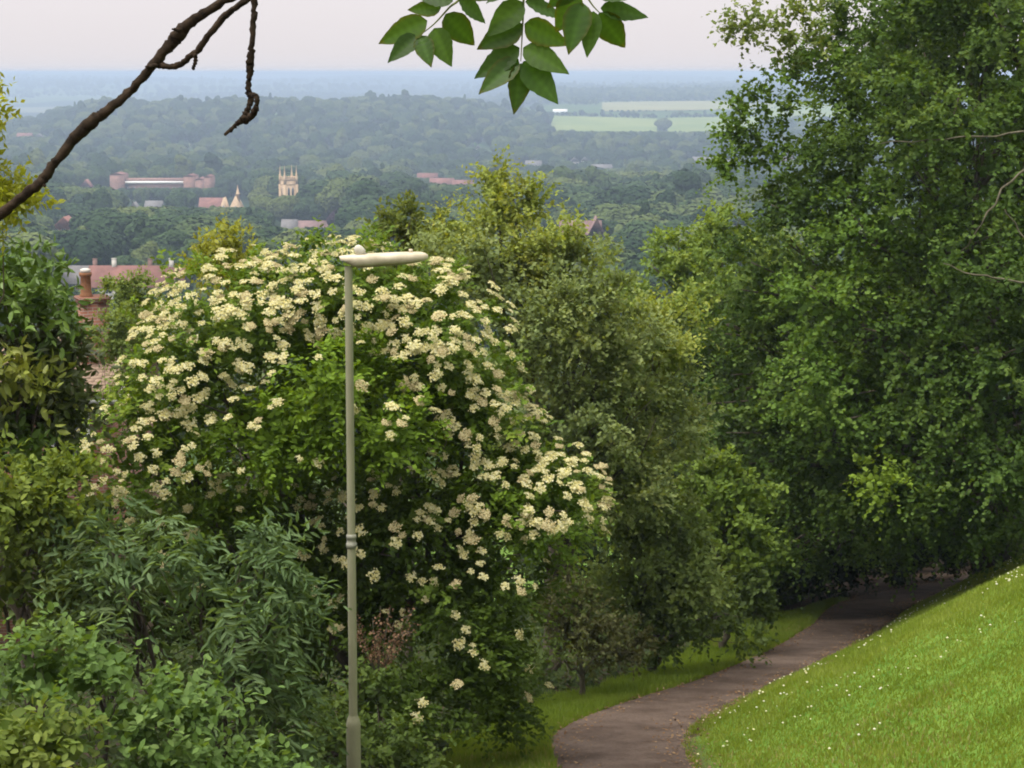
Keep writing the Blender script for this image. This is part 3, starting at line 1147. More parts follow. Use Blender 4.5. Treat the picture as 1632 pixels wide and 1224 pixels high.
simple_tree('field_maple', 'small round green tree peeping over the elder beside the lantern', 'tree', 640, 30,
            [lobe(632, 358, 30, 48, 34, 0.8), lobe(690, 385, 30, 45, 45, 0.8), lobe(640, 430, 30, 70, 60, 1)], [(0.07, 0.11, 0.03), (0.11, 0.155, 0.035), (0.17, 0.2, 0.045)], 0.1, T_diamond(0.65), 0.3, 1.0, 0.08, back=0.2)
simple_tree('lime_tree', 'pale yellow green tree in the gap between the hawthorn and the dark maple', 'tree', 1130, 44,
            [lobe(1160, 385, 44, 75, 52, 1.6), lobe(1075, 420, 43, 60, 48, 1.4), lobe(1000, 470, 42, 60, 45, 1.3), lobe(1130, 470, 42, 110, 60, 1.6), lobe(1230, 420, 44, 70, 70, 1.4), lobe(1110, 560, 42, 100, 80, 1.6)],
            [(0.11, 0.19, 0.05), (0.16, 0.25, 0.06), (0.23, 0.31, 0.075)], 0.13, T_diamond(0.7), 0.5, 0.95, 0.16, back=0.15)
simple_tree('privet_bush', 'rounded mid green bush beside the brick chimney', 'bush', 205, 34,
            [lobe(205, 470, 34, 38, 42, 0.6), lobe(190, 545, 33, 42, 48, 0.7), lobe(230, 520, 34, 40, 60, 0.7), lobe(215, 620, 33.5, 30, 45, 0.6)], [(0.1, 0.16, 0.05), (0.15, 0.22, 0.065), (0.2, 0.27, 0.08)], 0.085, T_diamond(0.7), 0.25, 1.3, 0.05, back=0.3)
simple_tree('golden_bush', 'yellow green bush showing above the left shoulder of the elder', 'bush', 370, 25,
            [lobe(368, 392, 25, 30, 30, 0.5), lobe(340, 420, 25, 40, 34, 0.6), lobe(390, 440, 25, 50, 50, 0.6)], [(0.15, 0.19, 0.03), (0.21, 0.25, 0.04), (0.27, 0.28, 0.05)], 0.09, T_diamond(0.6), 0.25, 1.0, 0.05, back=0.3)

# ---------------- hedge bushes along the verge
HB = [(0.09, 0.145, 0.05), (0.135, 0.2, 0.065), (0.2, 0.265, 0.09)]
HBD = [(0.05, 0.085, 0.026), (0.075, 0.12, 0.032), (0.1, 0.155, 0.042)]
HBB = [(0.055, 0.06, 0.03), (0.075, 0.085, 0.036), (0.08, 0.115, 0.04)]
simple_tree('dogwood_bush', 'greyish green bush leaning over the grass verge left of the path', 'bush', 1050, 28.3,
            [lobe(1050, 850, 28.2, 105, 75, 1.1), lobe(1000, 800, 28.4, 70, 60, 0.9), lobe(1090, 920, 28, 85, 65, 1.0), lobe(1000, 930, 28, 90, 75, 1.0), lobe(1060, 1000, 27.9, 100, 60, 0.8, cols=HBD), lobe(1150, 980, 29, 70, 70, 0.8, cols=HBD)],
            HB, 0.10, T_ovate(0.6), 0.36, 0.95, 0.07, back=0.2)
simple_tree('hazel_bush', 'fresh green upright bush where the verge meets the dark trees', 'bush', 1165, 31.5,
            [lobe(1170, 790, 31.5, 62, 60, 0.9), lobe(1120, 770, 32, 60, 55, 0.9), lobe(1190, 870, 31.3, 55, 65, 0.9), lobe(1195, 950, 31, 48, 70, 0.8, cols=HBD)],
            [(0.07, 0.13, 0.025), (0.11, 0.18, 0.035), (0.16, 0.24, 0.045)], 0.11, T_ovate(0.7), 0.36, 1.0, 0.06, back=0.2)
simple_tree('bramble_thicket', 'brownish twiggy bramble thicket at the foot of the elder by the path', 'bramble', 935, 25.4,
            [lobe(930, 1010, 25.3, 62, 60, 0.7), lobe(900, 960, 25.4, 60, 60, 0.7), lobe(1000, 1030, 26.2, 60, 45, 0.6), lobe(860, 1060, 24.6, 50, 60, 0.6, cols=HBD)], HBB, 0.075, T_ovate(0.6), 0.28, 0.7, 0.04, bark='bark_pale', back=0.3)

# ---------------- the big dark maple over the path
MP = [(0.04, 0.082, 0.02), (0.06, 0.118, 0.025), (0.085, 0.15, 0.033), (0.12, 0.185, 0.044)]
MPL = [(0.07, 0.14, 0.03), (0.1, 0.19, 0.035), (0.14, 0.22, 0.05)]
MPY = [(0.09, 0.15, 0.04), (0.14, 0.2, 0.055), (0.2, 0.25, 0.08)]
mbase = tree_base(1640, 39.5)
maple = empty('maple_tree', mbase)
tag(maple, 'huge dark green maple overhanging the path and filling the right side', 'tree')
ML = [
    lobe(1440, 40, 36, 130, 100, 2.0, nolimb=1), lobe(1600, 60, 35, 130, 140, 2.4), lobe(1540, -15, 36, 160, 65, 2.2, nolimb=1),
    lobe(1345, 110, 36, 90, 90, 1.4, cols=MPL, nolimb=1), lobe(1330, 230, 35, 95, 90, 1.6, nolimb=1), lobe(1460, 210, 34, 130, 110, 2.0), lobe(1600, 260, 33.5, 130, 130, 2.0),
    lobe(1290, 330, 35, 90, 80, 1.5), lobe(1400, 360, 34, 120, 90, 1.9, cols=MPL), lobe(1530, 420, 33, 130, 110, 2.0), lobe(1640, 440, 32.5, 110, 130, 2.0),
    lobe(1240, 440, 35.5, 105, 80, 1.6), lobe(1170, 510, 36, 80, 75, 1.4), lobe(1330, 500, 33.5, 110, 90, 1.7, cols=MPL), lobe(1450, 560, 33, 120, 100, 1.8), lobe(1580, 600, 32, 120, 110, 1.9),
    lobe(1230, 600, 35, 100, 90, 1.5), lobe(1330, 640, 33.5, 110, 80, 1.6, cols=MPL), lobe(1150, 640, 35.5, 65, 75, 1.2), lobe(1450, 700, 32.5, 120, 90, 1.7), lobe(1590, 740, 31.5, 110, 100, 1.7),
    lobe(1250, 730, 35, 90, 80, 1.4), lobe(1350, 770, 34, 100, 70, 1.5), lobe(1460, 790, 33, 100, 60, 1.4), lobe(1570, 815, 32.5, 90, 55, 1.3), lobe(1290, 820, 35.5, 75, 50, 1.3), lobe(1400, 815, 34.5, 80, 45, 1.2),
    lobe(1750, 200, 34, 130, 200, 2.2, nolimb=1), lobe(1750, 560, 32, 120, 200, 2.2, nolimb=1), lobe(1510, 850, 34, 65, 42, 1.0), lobe(1440, 858, 36.5, 65, 34, 1.2), lobe(1340, 862, 37.5, 75, 34, 1.2), lobe(1270, 872, 37.5, 45, 36, 1.0), lobe(1590, 840, 34.5, 60, 40, 1.0),
    lobe(1225, 870, 37, 40, 45, 0.9, nolimb=1), lobe(1320, 805, 39.5, 100, 45, 2.6, nolimb=1), lobe(1430, 800, 39, 100, 45, 2.6, nolimb=1), lobe(1540, 790, 38, 90, 55, 2.4, nolimb=1), lobe(1620, 780, 37.5, 80, 60, 2.2, nolimb=1),  # rear lobes added as a roof to shade the path
    # thin outer boughs against the sky on the left
    lobe(1195, 28, 35, 42, 22, 0.5, cols=MPY, dens=.65, nolimb=1), lobe(1250, 30, 35, 45, 34, 0.6, cols=MPY, dens=.65, nolimb=1), lobe(1180, 60, 35, 28, 20, 0.4, cols=MPY, dens=.4, nolimb=1), lobe(1270, 80, 35, 40, 35, 0.6, cols=MPY, dens=.65, nolimb=1), lobe(1300, 20, 35.5, 40, 40, 0.6, cols=MPY, nolimb=1, dens=.65),
    lobe(1235, 130, 35, 34, 26, 0.5, cols=MPL, dens=.7, nolimb=1), lobe(1180, 158, 35, 28, 14, 0.35, cols=MPL, nolimb=1, dens=.8), lobe(1225, 175, 35, 48, 34, 0.6, cols=MPL, nolimb=1, dens=.8),
    lobe(1170, 212, 35, 28, 14, 0.35, cols=MPL, nolimb=1, dens=.8), lobe(1200, 235, 35, 40, 26, 0.5, cols=MPL, nolimb=1, dens=.8), lobe(1155, 270, 35, 22, 14, 0.3, cols=MPL, nolimb=1, dens=.8), lobe(1225, 250, 35, 30, 22, 0.5, cols=MPL, nolimb=1, dens=.8),
    lobe(1245, 290, 35, 45, 36, 0.7, cols=MPL, nolimb=1, dens=.8),
    lobe(1400, 768, 31.6, 46, 30, 0.7, cols=[(0.13, 0.22, 0.03), (0.18, 0.28, 0.04)], nolimb=1), lobe(1290, 590, 32.6, 60, 45, 0.8, cols=MPL, nolimb=1),  # lit clumps, the light put in as brighter leaf colours
]
limbs(maple, mbase, ML, M['bark'], 0.3, 0.35, n=8)
fol = Foliage()
for L in ML:
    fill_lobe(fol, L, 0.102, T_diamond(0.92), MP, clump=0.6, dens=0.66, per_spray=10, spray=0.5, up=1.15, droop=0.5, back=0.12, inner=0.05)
fol.obj('crown', M['leaf'], maple)
# bare pale boughs showing through
for k, pl in enumerate([[(1700, 205, 32.0), (1600, 215, 32.0), (1510, 222, 32.1), (1400, 228, 32.2)], [(1660, 255, 31.2), (1605, 290, 31.2), (1570, 350, 31.2), (1545, 390, 31.4), (1530, 410, 31.5)], [(1700, 455, 30.8), (1620, 450, 30.6), (1560, 438, 30.7), (1500, 420, 31.0)], [(1690, 330, 31), (1640, 395, 31), (1600, 330, 31.1)]]):
    pts = np.array([P(*a) for a in pl])
    t = np.linspace(0, 1, 14)
    f = np.linspace(0, 1, len(pl))
    pp = np.stack([np.interp(t, f, pts[:, i]) for i in range(3)], 1) + rng.normal(size=(14, 3)) * 0.02
    MB().tube(pp - mbase, np.linspace(0.024, 0.007, 14), 6, 0.1).obj('bare_bough', M['bark_pale'], maple, True)

# trees behind the maple; most added to block light and darken the tunnel
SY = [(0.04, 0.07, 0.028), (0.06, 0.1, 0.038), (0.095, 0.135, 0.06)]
simple_tree('sycamore_tree', 'shaded grey green sycamore between the hawthorn and the maple', 'tree', 1165, 41,
            [lobe(1150, 570, 40, 100, 90, 2.2), lobe(1130, 690, 39.5, 110, 100, 2.4), lobe(1185, 800, 39, 75, 90, 2.0), lobe(1085, 790, 38, 80, 110, 1.8), lobe(1215, 690, 41, 80, 120, 2.4), lobe(1200, 880, 41, 50, 75, 2.4), lobe(1130, 880, 39, 70, 80, 2.0), lobe(1300, 640, 44, 120, 100, 3.0, nolimb=1), lobe(1180, 900, 46, 70, 90, 2.6, nolimb=1)], SY, 0.12, T_ovate(0.8, 0.15), 0.55, 0.75, 0.18, back=0.5)  # rear and upper lobes added to close the path off from light
SHADE_DK = [(0.011, 0.022, 0.009), (0.017, 0.032, 0.011), (0.025, 0.044, 0.014)]  # the tunnel's shade put into near-black leaf colours
simple_tree('shade_filler_tree', 'added near black foliage standing in for shade at the path end', 'tree', 1330, 53,
            [lobe(1270, 860, 50, 70, 75, 1.6), lobe(1350, 850, 53, 75, 80, 1.8), lobe(1430, 840, 54, 80, 80, 1.8), lobe(1510, 820, 54, 80, 75, 1.8), lobe(1400, 760, 50, 160, 80, 3.0), lobe(1600, 810, 53, 90, 70, 2.0), lobe(1220, 890, 45, 45, 70, 1.4), lobe(1232, 930, 42, 32, 45, 1.0), lobe(1285, 920, 41.8, 50, 42, 1.0), lobe(1350, 905, 43, 55, 42, 1.0), lobe(1430, 890, 46, 70, 45, 1.0), lobe(1515, 872, 48, 75, 45, 1.0), lobe(1300, 860, 42.5, 70, 50, 1.2), lobe(1400, 850, 44, 80, 50, 1.4), lobe(1330, 900, 55, 70, 50, 1.0), lobe(1430, 890, 56, 70, 50, 1.0), lobe(1300, 760, 46, 130, 60, 2.6), lobe(1480, 745, 45, 140, 60, 2.6), lobe(1520, 870, 56, 70, 40, 1.0)], SHADE_DK, 0.13, T_diamond(0.6), 0.7, 0.8, 0.2, back=0.1)  # added growth, coloured dark in place of the shade at the path end
simple_tree('shading_tree', 'added near black foliage massed behind the maple crown to deepen its shade', 'tree', 1760, 50,
            [lobe(1420, 480, 46, 190, 200, 3.0), lobe(1560, 520, 46, 200, 260, 3.0), lobe(1300, 640, 46, 130, 140, 2.5), lobe(1480, 230, 46, 150, 160, 2.5), lobe(1330, 790, 44, 130, 80, 2), lobe(1400, 700, 43, 160, 110, 3.2), lobe(1560, 690, 42, 160, 110, 3.2), lobe(1640, 750, 44, 160, 110, 2.2), lobe(1190, 760, 42, 60, 90, 1.5)], SHADE_DK, 0.17, T_diamond(0.6), 0.9, 0.55, 0.25, back=0.05)  # added mass, dark and dense to deepen the shade behind the maple

simple_tree('shading_tree', 'added dark tree beyond the lawn blocking light from the right', 'tree', 1850, 46,
            [lobe(1720, 700, 44, 120, 200, 2.6), lobe(1850, 600, 45, 160, 300, 3.2), lobe(2000, 560, 43, 160, 320, 3.2), lobe(1780, 800, 47, 140, 120, 2.6), lobe(1700, 780, 52, 140, 140, 2.6)], SHADE_DK, 0.17, T_diamond(0.6), 0.9, 0.6, 0.25, back=0.4)  # added out of frame to block sky light from the right
simple_tree('shading_tree', 'added dark tree blocking light at the very back of the shaded path', 'tree', 1500, 62,
            [lobe(1300, 740, 60, 130, 190, 2.6), lobe(1450, 700, 61, 150, 230, 3.0), lobe(1600, 700, 61, 150, 230, 3.0), lobe(1740, 720, 60, 130, 200, 3.0)], SHADE_DK, 0.17, T_diamond(0.6), 0.9, 0.6, 0.25, back=0.4)  # added to stop light coming in from behind

simple_tree('shade_roof_tree', 'added leaf roof spread over the far path to keep it in shade', 'tree', 1600, 48,
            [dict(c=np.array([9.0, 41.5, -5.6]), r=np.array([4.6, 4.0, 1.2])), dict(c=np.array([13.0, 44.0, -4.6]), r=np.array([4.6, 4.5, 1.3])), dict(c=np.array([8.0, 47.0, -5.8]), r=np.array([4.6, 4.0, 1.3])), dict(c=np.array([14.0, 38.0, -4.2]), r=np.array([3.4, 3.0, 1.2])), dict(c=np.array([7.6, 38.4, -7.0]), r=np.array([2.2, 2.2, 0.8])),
             lobe(1560, 60, 44, 170, 120, 2.4), lobe(1640, 200, 43, 150, 150, 2.4), lobe(1440, 120, 45, 110, 110, 2.0)], [(0.03, 0.055, 0.016), (0.045, 0.08, 0.02), (0.065, 0.105, 0.028)], 0.15, T_diamond(0.75), 0.7, 0.8, 0.28, back=0.8)  # hidden leaf roof, added to keep light off the far path
simple_tree('blackthorn_thicket', 'dark thicket on the slope behind the elder and buddleia', 'bush', 700, 38,
            [lobe(930, 880, 38, 90, 90, 1.8), lobe(840, 880, 37, 100, 100, 1.8), lobe(700, 900, 38, 120, 110, 1.8), lobe(560, 920, 36, 130, 120, 1.8), lobe(420, 900, 37, 130, 120, 1.8), lobe(990, 830, 40, 80, 90, 1.6), lobe(620, 800, 40, 150, 110, 2.0), lobe(460, 780, 39, 120, 100, 1.8)], [(0.025, 0.045, 0.015), (0.04, 0.07, 0.02), (0.06, 0.095, 0.028)], 0.14, T_diamond(0.65), 0.6, 0.65, 0.08, back=0.2)
simple_tree('ivy_bush', 'dark ivy bush between the brick house and the buddleia', 'bush', 130, 21,
            [lobe(40, 880, 21, 120, 110, 1.0), lobe(150, 860, 21.5, 90, 90, 1.0), lobe(260, 900, 21, 110, 100, 1.0), lobe(120, 980, 20, 150, 90, 1.0), lobe(330, 960, 20.5, 100, 90, 0.9)], [(0.03, 0.05, 0.016), (0.045, 0.075, 0.02), (0.065, 0.1, 0.028)], 0.1, T_ovate(0.75), 0.35, 0.85, 0.05, back=0.3)

# ---------------- left side: laurel, golden shrub, buddleia, nettles
LT = [(0.05, 0.10, 0.02), (0.075, 0.145, 0.025), (0.12, 0.2, 0.04)]
LTD = [(0.04, 0.06, 0.022), (0.06, 0.085, 0.03), (0.075, 0.115, 0.035)]
LTY = [(0.12, 0.17, 0.03), (0.18, 0.23, 0.045), (0.24, 0.28, 0.07)]
simple_tree('laurel_tree', 'laurel with broad glossy leaves in front of the brick house', 'tree', 20, 17.3,
            [lobe(42, 452, 17.2, 62, 42, 0.7), lobe(68, 490, 17.0, 42, 45, 0.6), lobe(-20, 480, 17, 80, 80, 0.8), lobe(55, 565, 17.4, 70, 55, 0.8, cols=LTD), lobe(45, 645, 17.3, 78, 65, 0.8, cols=LTD), lobe(30, 610, 16.6, 55, 40, 0.5, cols=LTY, dens=0.8), lobe(80, 600, 17.0, 36, 28, 0.4, cols=LTD), lobe(98, 650, 17.2, 40, 42, 0.4, cols=LTD), lobe(110, 545, 17.5, 30, 24, 0.3, cols=LTD), lobe(-40, 620, 17, 90, 110, .9, cols=LTD), lobe(20, 700, 16.9, 60, 50, .6)],
            LT, 0.13, T_ovate(0.42), 0.3, 0.8, 0.08, mat='leaf_gloss', up=0.4, droop=0.3, back=0.3)
simple_tree('spotted_laurel', 'yellow green shrub above the nettles at the left edge', 'bush', 30, 15.2,
            [lobe(30, 820, 15.2, 85, 75, 0.7), lobe(-40, 790, 15, 80, 80, 0.7), lobe(80, 790, 15.3, 55, 45, 0.5), lobe(40, 930, 15, 90, 70, 0.7, cols=[(0.07, 0.115, 0.03), (0.1, 0.15, 0.036), (0.14, 0.19, 0.046)]), lobe(110, 760, 15.6, 30, 25, 0.3)],
            [(0.09, 0.145, 0.03), (0.13, 0.195, 0.04), (0.19, 0.245, 0.055)], 0.085, T_ovate(0.55), 0.25, 0.9, 0.05, back=0.3)
BD = [(0.06, 0.115, 0.05), (0.095, 0.165, 0.075), (0.15, 0.235, 0.12)]
BDD = [(0.055, 0.09, 0.036), (0.075, 0.12, 0.05), (0.1, 0.155, 0.07)]
simple_tree('buddleia_bush', 'arching buddleia with long narrow grey green leaves left of the lamp post', 'bush', 300, 15.0,
            [lobe(300, 930, 15, 120, 85, 0.8), lobe(380, 960, 14.8, 85, 90, 0.7), lobe(210, 900, 15.1, 100, 80, 0.7), lobe(140, 850, 15.2, 45, 40, 0.4), lobe(415, 1060, 14.9, 72, 92, 0.6), lobe(455, 1150, 15.0, 50, 80, 0.5), lobe(360, 1090, 15.2, 110, 90, 0.7, cols=BDD), lobe(160, 960, 14.8, 90, 70, 0.6, cols=BDD), lobe(300, 1180, 15.2, 140, 90, 0.7, cols=BDD), lobe(420, 880, 15, 30, 30, 0.3, dens=.7), lobe(455, 1235, 15.0, 55, 70, 0.5), lobe(440, 960, 14.9, 45, 50, 0.4)],
            BD, 0.125, T_ovate(0.27, 0.15), 0.32, 0.62, 0.05, per_spray=12, spray=0.5, up=0.4, droop=0.6, opposite=True, spread=0.75, back=0.25)
NT = [(0.07, 0.14, 0.035), (0.11, 0.2, 0.06), (0.18, 0.28, 0.1)]
NTY = [(0.1, 0.17, 0.035), (0.15, 0.22, 0.05), (0.22, 0.29, 0.08)]
for k, (lab, lbs, cols, px, Y, nm) in enumerate([
        ('dense nettle bed with pale toothed leaves below the yellow green shrub', [lobe(60, 1080, 12.4, 110, 75, 0.6), lobe(170, 1060, 12.6, 90, 60, 0.5), lobe(0, 1180, 11.8, 110, 80, 0.6, cols=NTY), lobe(90, 1190, 11.8, 80, 60, 0.5, cols=NTY), lobe(40, 1290, 11.6, 160, 80, 0.6, cols=NTY)], NT, 60, 12.2, 'nettle_bed'),
        ('bramble patch with pale leaves at the foot of the buddleia', [lobe(220, 1150, 12.4, 100, 60, 0.5), lobe(310, 1130, 12.8, 80, 45, 0.4), lobe(260, 1230, 12.2, 130, 70, 0.5), lobe(400, 1260, 12.6, 120, 70, 0.5)], NT, 260, 12.4, 'bramble_patch')]):
    simple_tree(nm, lab, 'weeds', px, Y, lbs, cols, 0.085, T_ovate(0.62), 0.22, 0.75, 0.015, up=1.3, droop=0.3, per_spray=7, spray=0.28, back=0.3)

# dense low growth filling the ground between the elder and the lamp post
simple_tree('nettle_clump', 'low nettle clump between the lamp post foot and the elder', 'weeds', 610, 17.2,
            [lobe(610, 1190, 17.2, 70, 45, 0.5), lobe(540, 1170, 17.5, 60, 70, 0.5), lobe(660, 1210, 17.4, 50, 35, 0.5), lobe(590, 1110, 17.8, 50, 45, 0.4)], [(0.05, 0.09, 0.025), (0.075, 0.125, 0.03), (0.11, 0.17, 0.045)], 0.075, T_ovate(0.6), 0.22, 0.8, 0.015, up=1.0, droop=0.3, back=0.3)

# ivy and low weeds covering the ground below the bushes
n = 62000
Yi = rng.uniform(11.5, 44, n)
xi = path_x(Yi) - path_w(Yi) * 0.5 - 1.0 - rng.random(n) ** 1.2 * 15
ok_ = soil_mask(xi, Yi) > 0.35
xi, Yi = xi[ok_], Yi[ok_]
n = len(xi)
hgt = rng.random(n) ** 1.6 * 0.5 * (0.3 + vnoise(xi * 1.2, Yi * 1.2, 71))
fol = Foliage()
fol.put(np.stack([xi, Yi, ground_h(xi, Yi) + 0.02 + hgt], 1), rand_dirs(n) * np.array([1, 1, .4]), rand_dirs(n) * 0.5 + np.array([0, -.3, 1.0]), rng.uniform(0.06, 0.13, n), T_ovate(0.7), palette([(0.025, 0.045, 0.015), (0.04, 0.068, 0.02), (0.065, 0.095, 0.028)], rng.random(n)))
o = fol.obj('ivy_ground_cover', M['leaf'])
tag(o, 'low ivy and weeds covering the earth below the bushes', 'ground cover', kind='stuff')

# dry reddish seed heads of dock
db = tree_base(600, 17.9)
dock = empty('dock_plant', db)
tag(dock, 'dry reddish brown dock seed heads fanning out behind the lamp post', 'weeds')
fol = Foliage()
for k in range(26):
    tip = P(rng.uniform(552, 672), rng.uniform(965, 1030), 17.9 + rng.uniform(-.25, .25))
    s = P(604, 1085, 17.9)
    mid = (s + tip) / 2 + np.array([0, 0, 0.05])
    t = np.linspace(0, 1, 7)[:, None]
    pts = (1 - t) ** 2 * s + 2 * t * (1 - t) * mid + t * t * tip
    if k < 12:
        MB().tube(np.concatenate([[db + rng.normal(size=3) * np.array([.05, .05, 0])], pts]) - db, np.linspace(0.006, 0.002, 8), 4).obj('stem', M['bark'], dock)
    m = 34
    f = rng.uniform(0.25, 1.0, m)
    pos = np.stack([np.interp(f, t[:, 0], pts[:, i]) for i in range(3)], 1) + rng.normal(size=(m, 3)) * 0.022
    fol.put(pos, rand_dirs(m), rand_dirs(m), rng.uniform(.018, .04, m), T_diamond(0.7), palette([(0.085, 0.055, 0.038), (0.14, 0.09, 0.06), (0.19, 0.135, 0.09)], rng.random(m)))
fol.obj('seed_head', M['dry'], dock)

# tree at the left edge: only its light outer shoots reach into the picture
simple_tree('young_acacia', 'yellow green feathery tree whose outer shoots hang at the left edge', 'tree', -330, 11,
            [lobe(-60, 330, 11, 85, 38, 0.5), lobe(-20, 250, 11, 34, 34, 0.3, nolimb=1), lobe(-15, 170, 11, 30, 28, 0.3, nolimb=1), lobe(-10, 310, 11, 48, 34, 0.3, nolimb=1), lobe(-120, 200, 11.2, 110, 90, 0.6), lobe(-260, 220, 11.3, 140, 170, 0.9), lobe(20, 320, 11, 26, 16, .2, nolimb=1, dens=.6)],
            [(0.16, 0.2, 0.02), (0.22, 0.26, 0.03), (0.3, 0.31, 0.04)], 0.06, T_diamond(0.45), 0.16, 0.6, 0.05, mat='leaf_thin', back=0.3, spray=0.16)

# ================================================================== GRASS
def grass(name, label, n, sampler, hmin, hmax, cols, wid=0.010):
    x, Y = sampler(n)
    z = ground_h(x, Y)
    m = len(x)
    pos = np.stack([x, Y, z - 0.01], 1)
    h = rng.uniform(hmin, hmax, m) * (0.7 + 0.6 * vnoise(x * 1.7, Y * 1.7, 41))
    lean = np.stack([rng.normal(size=m) * 0.35, rng.normal(size=m) * 0.35 - 0.1, np.ones(m)], 1)
    a = rng.uniform(0, 2 * np.pi, m)
    sv = np.stack([np.cos(a), np.sin(a) * 0.5, np.zeros(m)], 1) * (wid * rng.uniform(0.6, 1.4, m))[:, None]
    tip = pos + norm(lean) * h[:, None]
    V = np.stack([pos - sv, pos + sv, tip], 1).reshape(-1, 3)
    t = 0.35 * vnoise(x * 0.8, Y * 0.8, 42) + 0.35 * vnoise(x * 3.1, Y * 2.2, 44) + 0.3 * rng.random(m)
    c = palette(cols, t) * rng.uniform(0.85, 1.15, (m, 1))
    dry = (vnoise(x * 0.55 + 7, Y * 0.55, 43) > 0.66) & (rng.random(m) < 0.13)
    c[dry] = np.array([0.3, 0.27, 0.11]) * rng.uniform(0.8, 1.2, (int(dry.sum()), 1))
    o = obj(name, np_mesh(name, V, np.arange(3 * m).reshape(-1, 3), M['leaf'], col=np.repeat(c, 3, 0)))
    COUNT[0] += m
    tag(o, label, 'grass', kind='stuff')


def bank_pts(n):
    Y = 11.5 + (40 - 11.5) * rng.random(int(n * 2.2)) ** 1.25
    s = rng.uniform(0, 17, len(Y))
    x = path_x(Y) + path_w(Y) * 0.5 - 0.09 + s
    ok = (x / Y < 0.42) & ((soil_mask(x, Y) < 0.5) | (Y < 33))
    return x[ok][:n], Y[ok][:n]


def verge_pts(n):
    Y = 15 + 27 * rng.random(int(n * 3)) ** 1.6
    s = rng.random(len(Y)) ** 1.25 * 2.6
    x = path_x(Y) - path_w(Y) * 0.5 + 0.10 - s
    ok = (soil_mask(x, Y) < 0.55) | (s < 0.5)
    return x[ok][:n], Y[ok][:n]


GR = [(0.135, 0.2, 0.026), (0.205, 0.27, 0.04), (0.31, 0.36, 0.085)]
GV = [(0.115, 0.18, 0.022), (0.165, 0.24, 0.032), (0.24, 0.3, 0.055)]
grass('grass_bank', 'bright mown grass on the steep bank right of the path', 380000, bank_pts, 0.035, 0.085, GR)
grass('grass_verge', 'narrow strip of grass between the path and the bushes', 120000, verge_pts, 0.05, 0.15, GV)

# clover heads scattered in the bank
x, Y = bank_pts(9000)
cl = vnoise(x * 0.9 + 3, Y * 0.9, 51)
ok = (cl > 0.5) & (rng.random(len(x)) < 0.26)
x, Y = x[ok], Y[ok]
ico = np.array([(0, 0, 1), (.9, 0, .35), (.28, .85, .35), (-.73, .53, .35), (-.73, -.53, .35), (.28, -.85, .35), (0, 0, -.4)])
icf = np.array([(0, 1, 2), (0, 2, 3), (0, 3, 4), (0, 4, 5), (0, 5, 1), (6, 2, 1), (6, 3, 2), (6, 4, 3), (6, 5, 4), (6, 1, 5)])
cp = np.stack([x, Y, ground_h(x, Y) + rng.uniform(0.05, 0.085, len(x))], 1)
V = (cp[:, None, :] + ico[None] * rng.uniform(0.009, 0.021, (len(x), 1, 1))).reshape(-1, 3)
o = obj('clover_flowers', np_mesh('clover_flowers', V, ((np.arange(len(x)) * 7)[:, None, None] + icf[None]).reshape(-1, 3), M['petal'], col=np.repeat(palette([(0.7, 0.7, 0.55), (0.75, 0.72, 0.4)], rng.random(len(x))), 7, 0)))
tag(o, 'tiny white clover heads sprinkled over the grass bank', 'flowers', kind='stuff')

# leaf litter and twigs along the path edge and under the trees
n = 5000
Y = rng.uniform(17, 48, n)
x = path_x(Y) + rng.choice([-1, 1], n) * path_w(Y) * 0.5 * (1 - 0.5 * rng.random(n) ** 2) + rng.normal(size=n) * 0.12
pos = np.stack([x, Y, ground_h(x, Y) + 0.035], 1)
fol = Foliage()
fol.put(pos, rand_dirs(n) * np.array([1, 1, .2]), rand_dirs(n) * 0.4 + np.array([0, 0, 1.0]), rng.uniform(0.02, 0.06, n), T_diamond(0.6), palette([(0.07, 0.045, 0.03), (0.14, 0.09, 0.055), (0.2, 0.15, 0.1)], rng.random(n)))
o = fol.obj('leaf_litter', M['dry'])
tag(o, 'brown leaf litter along both edges of the path', 'leaf litter', kind='stuff')

# ================================================================== OVERHANGING ASH
ash_b = np.array([1.3, -3.2, float(ground_h(1.3, -3.2))])
ash = empty('ash_tree', ash_b)
tag(ash, 'ash tree whose bare branch and leaf sprays hang into the top of the view', 'tree')
t = np.linspace(0, 1, 12)[:, None]
tr = ash_b * (1 - t) + np.array([1.2, -3.0, 2.7]) * t
tr[:, 0] += 0.06 * np.sin(t[:, 0] * 7)
tr[0, 2] -= 0.2
MB().tube(tr - ash_b, np.linspace(0.2, 0.1, 12), 12, 0.06).obj('trunk', M['bark'], ash, True)


def spline(pts, n):
    pts = np.asarray(pts, float)
    s = np.linspace(0, len(pts) - 1, n)
    k = np.arange(len(pts), dtype=float)
    return np.stack([interp(s, k, pts[:, i]) for i in range(pts.shape[1])], 1)


overhead = spline([tr[8], (1.05, -1.6, 2.0), (0.8, 0.2, 2.0), (0.55, 2.0, 1.55), (0.15, 3.0, 1.0), (-0.3, 3.1, 0.75), (-0.75, 3.2, 0.5)], 48)
MB().tube(overhead - ash_b, np.linspace(0.07, 0.012, 48), 8, 0.1).obj('limb', M['bark_dark'], ash, True)


def px_branch(pl, parent=ash, seed=0, knots=0.16):
    """pl: (px, py, Y, thickness in px)"""
    a = np.array([np.append(P(p[0], p[1], p[2]), p[3] * p[2] / F_PX * 0.42) for p in pl])
    s = spline(a, len(pl) * 7)
    rad = np.abs(s[:, 3]) * (1 + knots * (rng.random(len(s)) - 0.4))
    c = s[:, :3] + rng.normal(size=(len(s), 3)) * 0.0009
    return MB().tube(c - ash_b, rad, 9, 0.14)


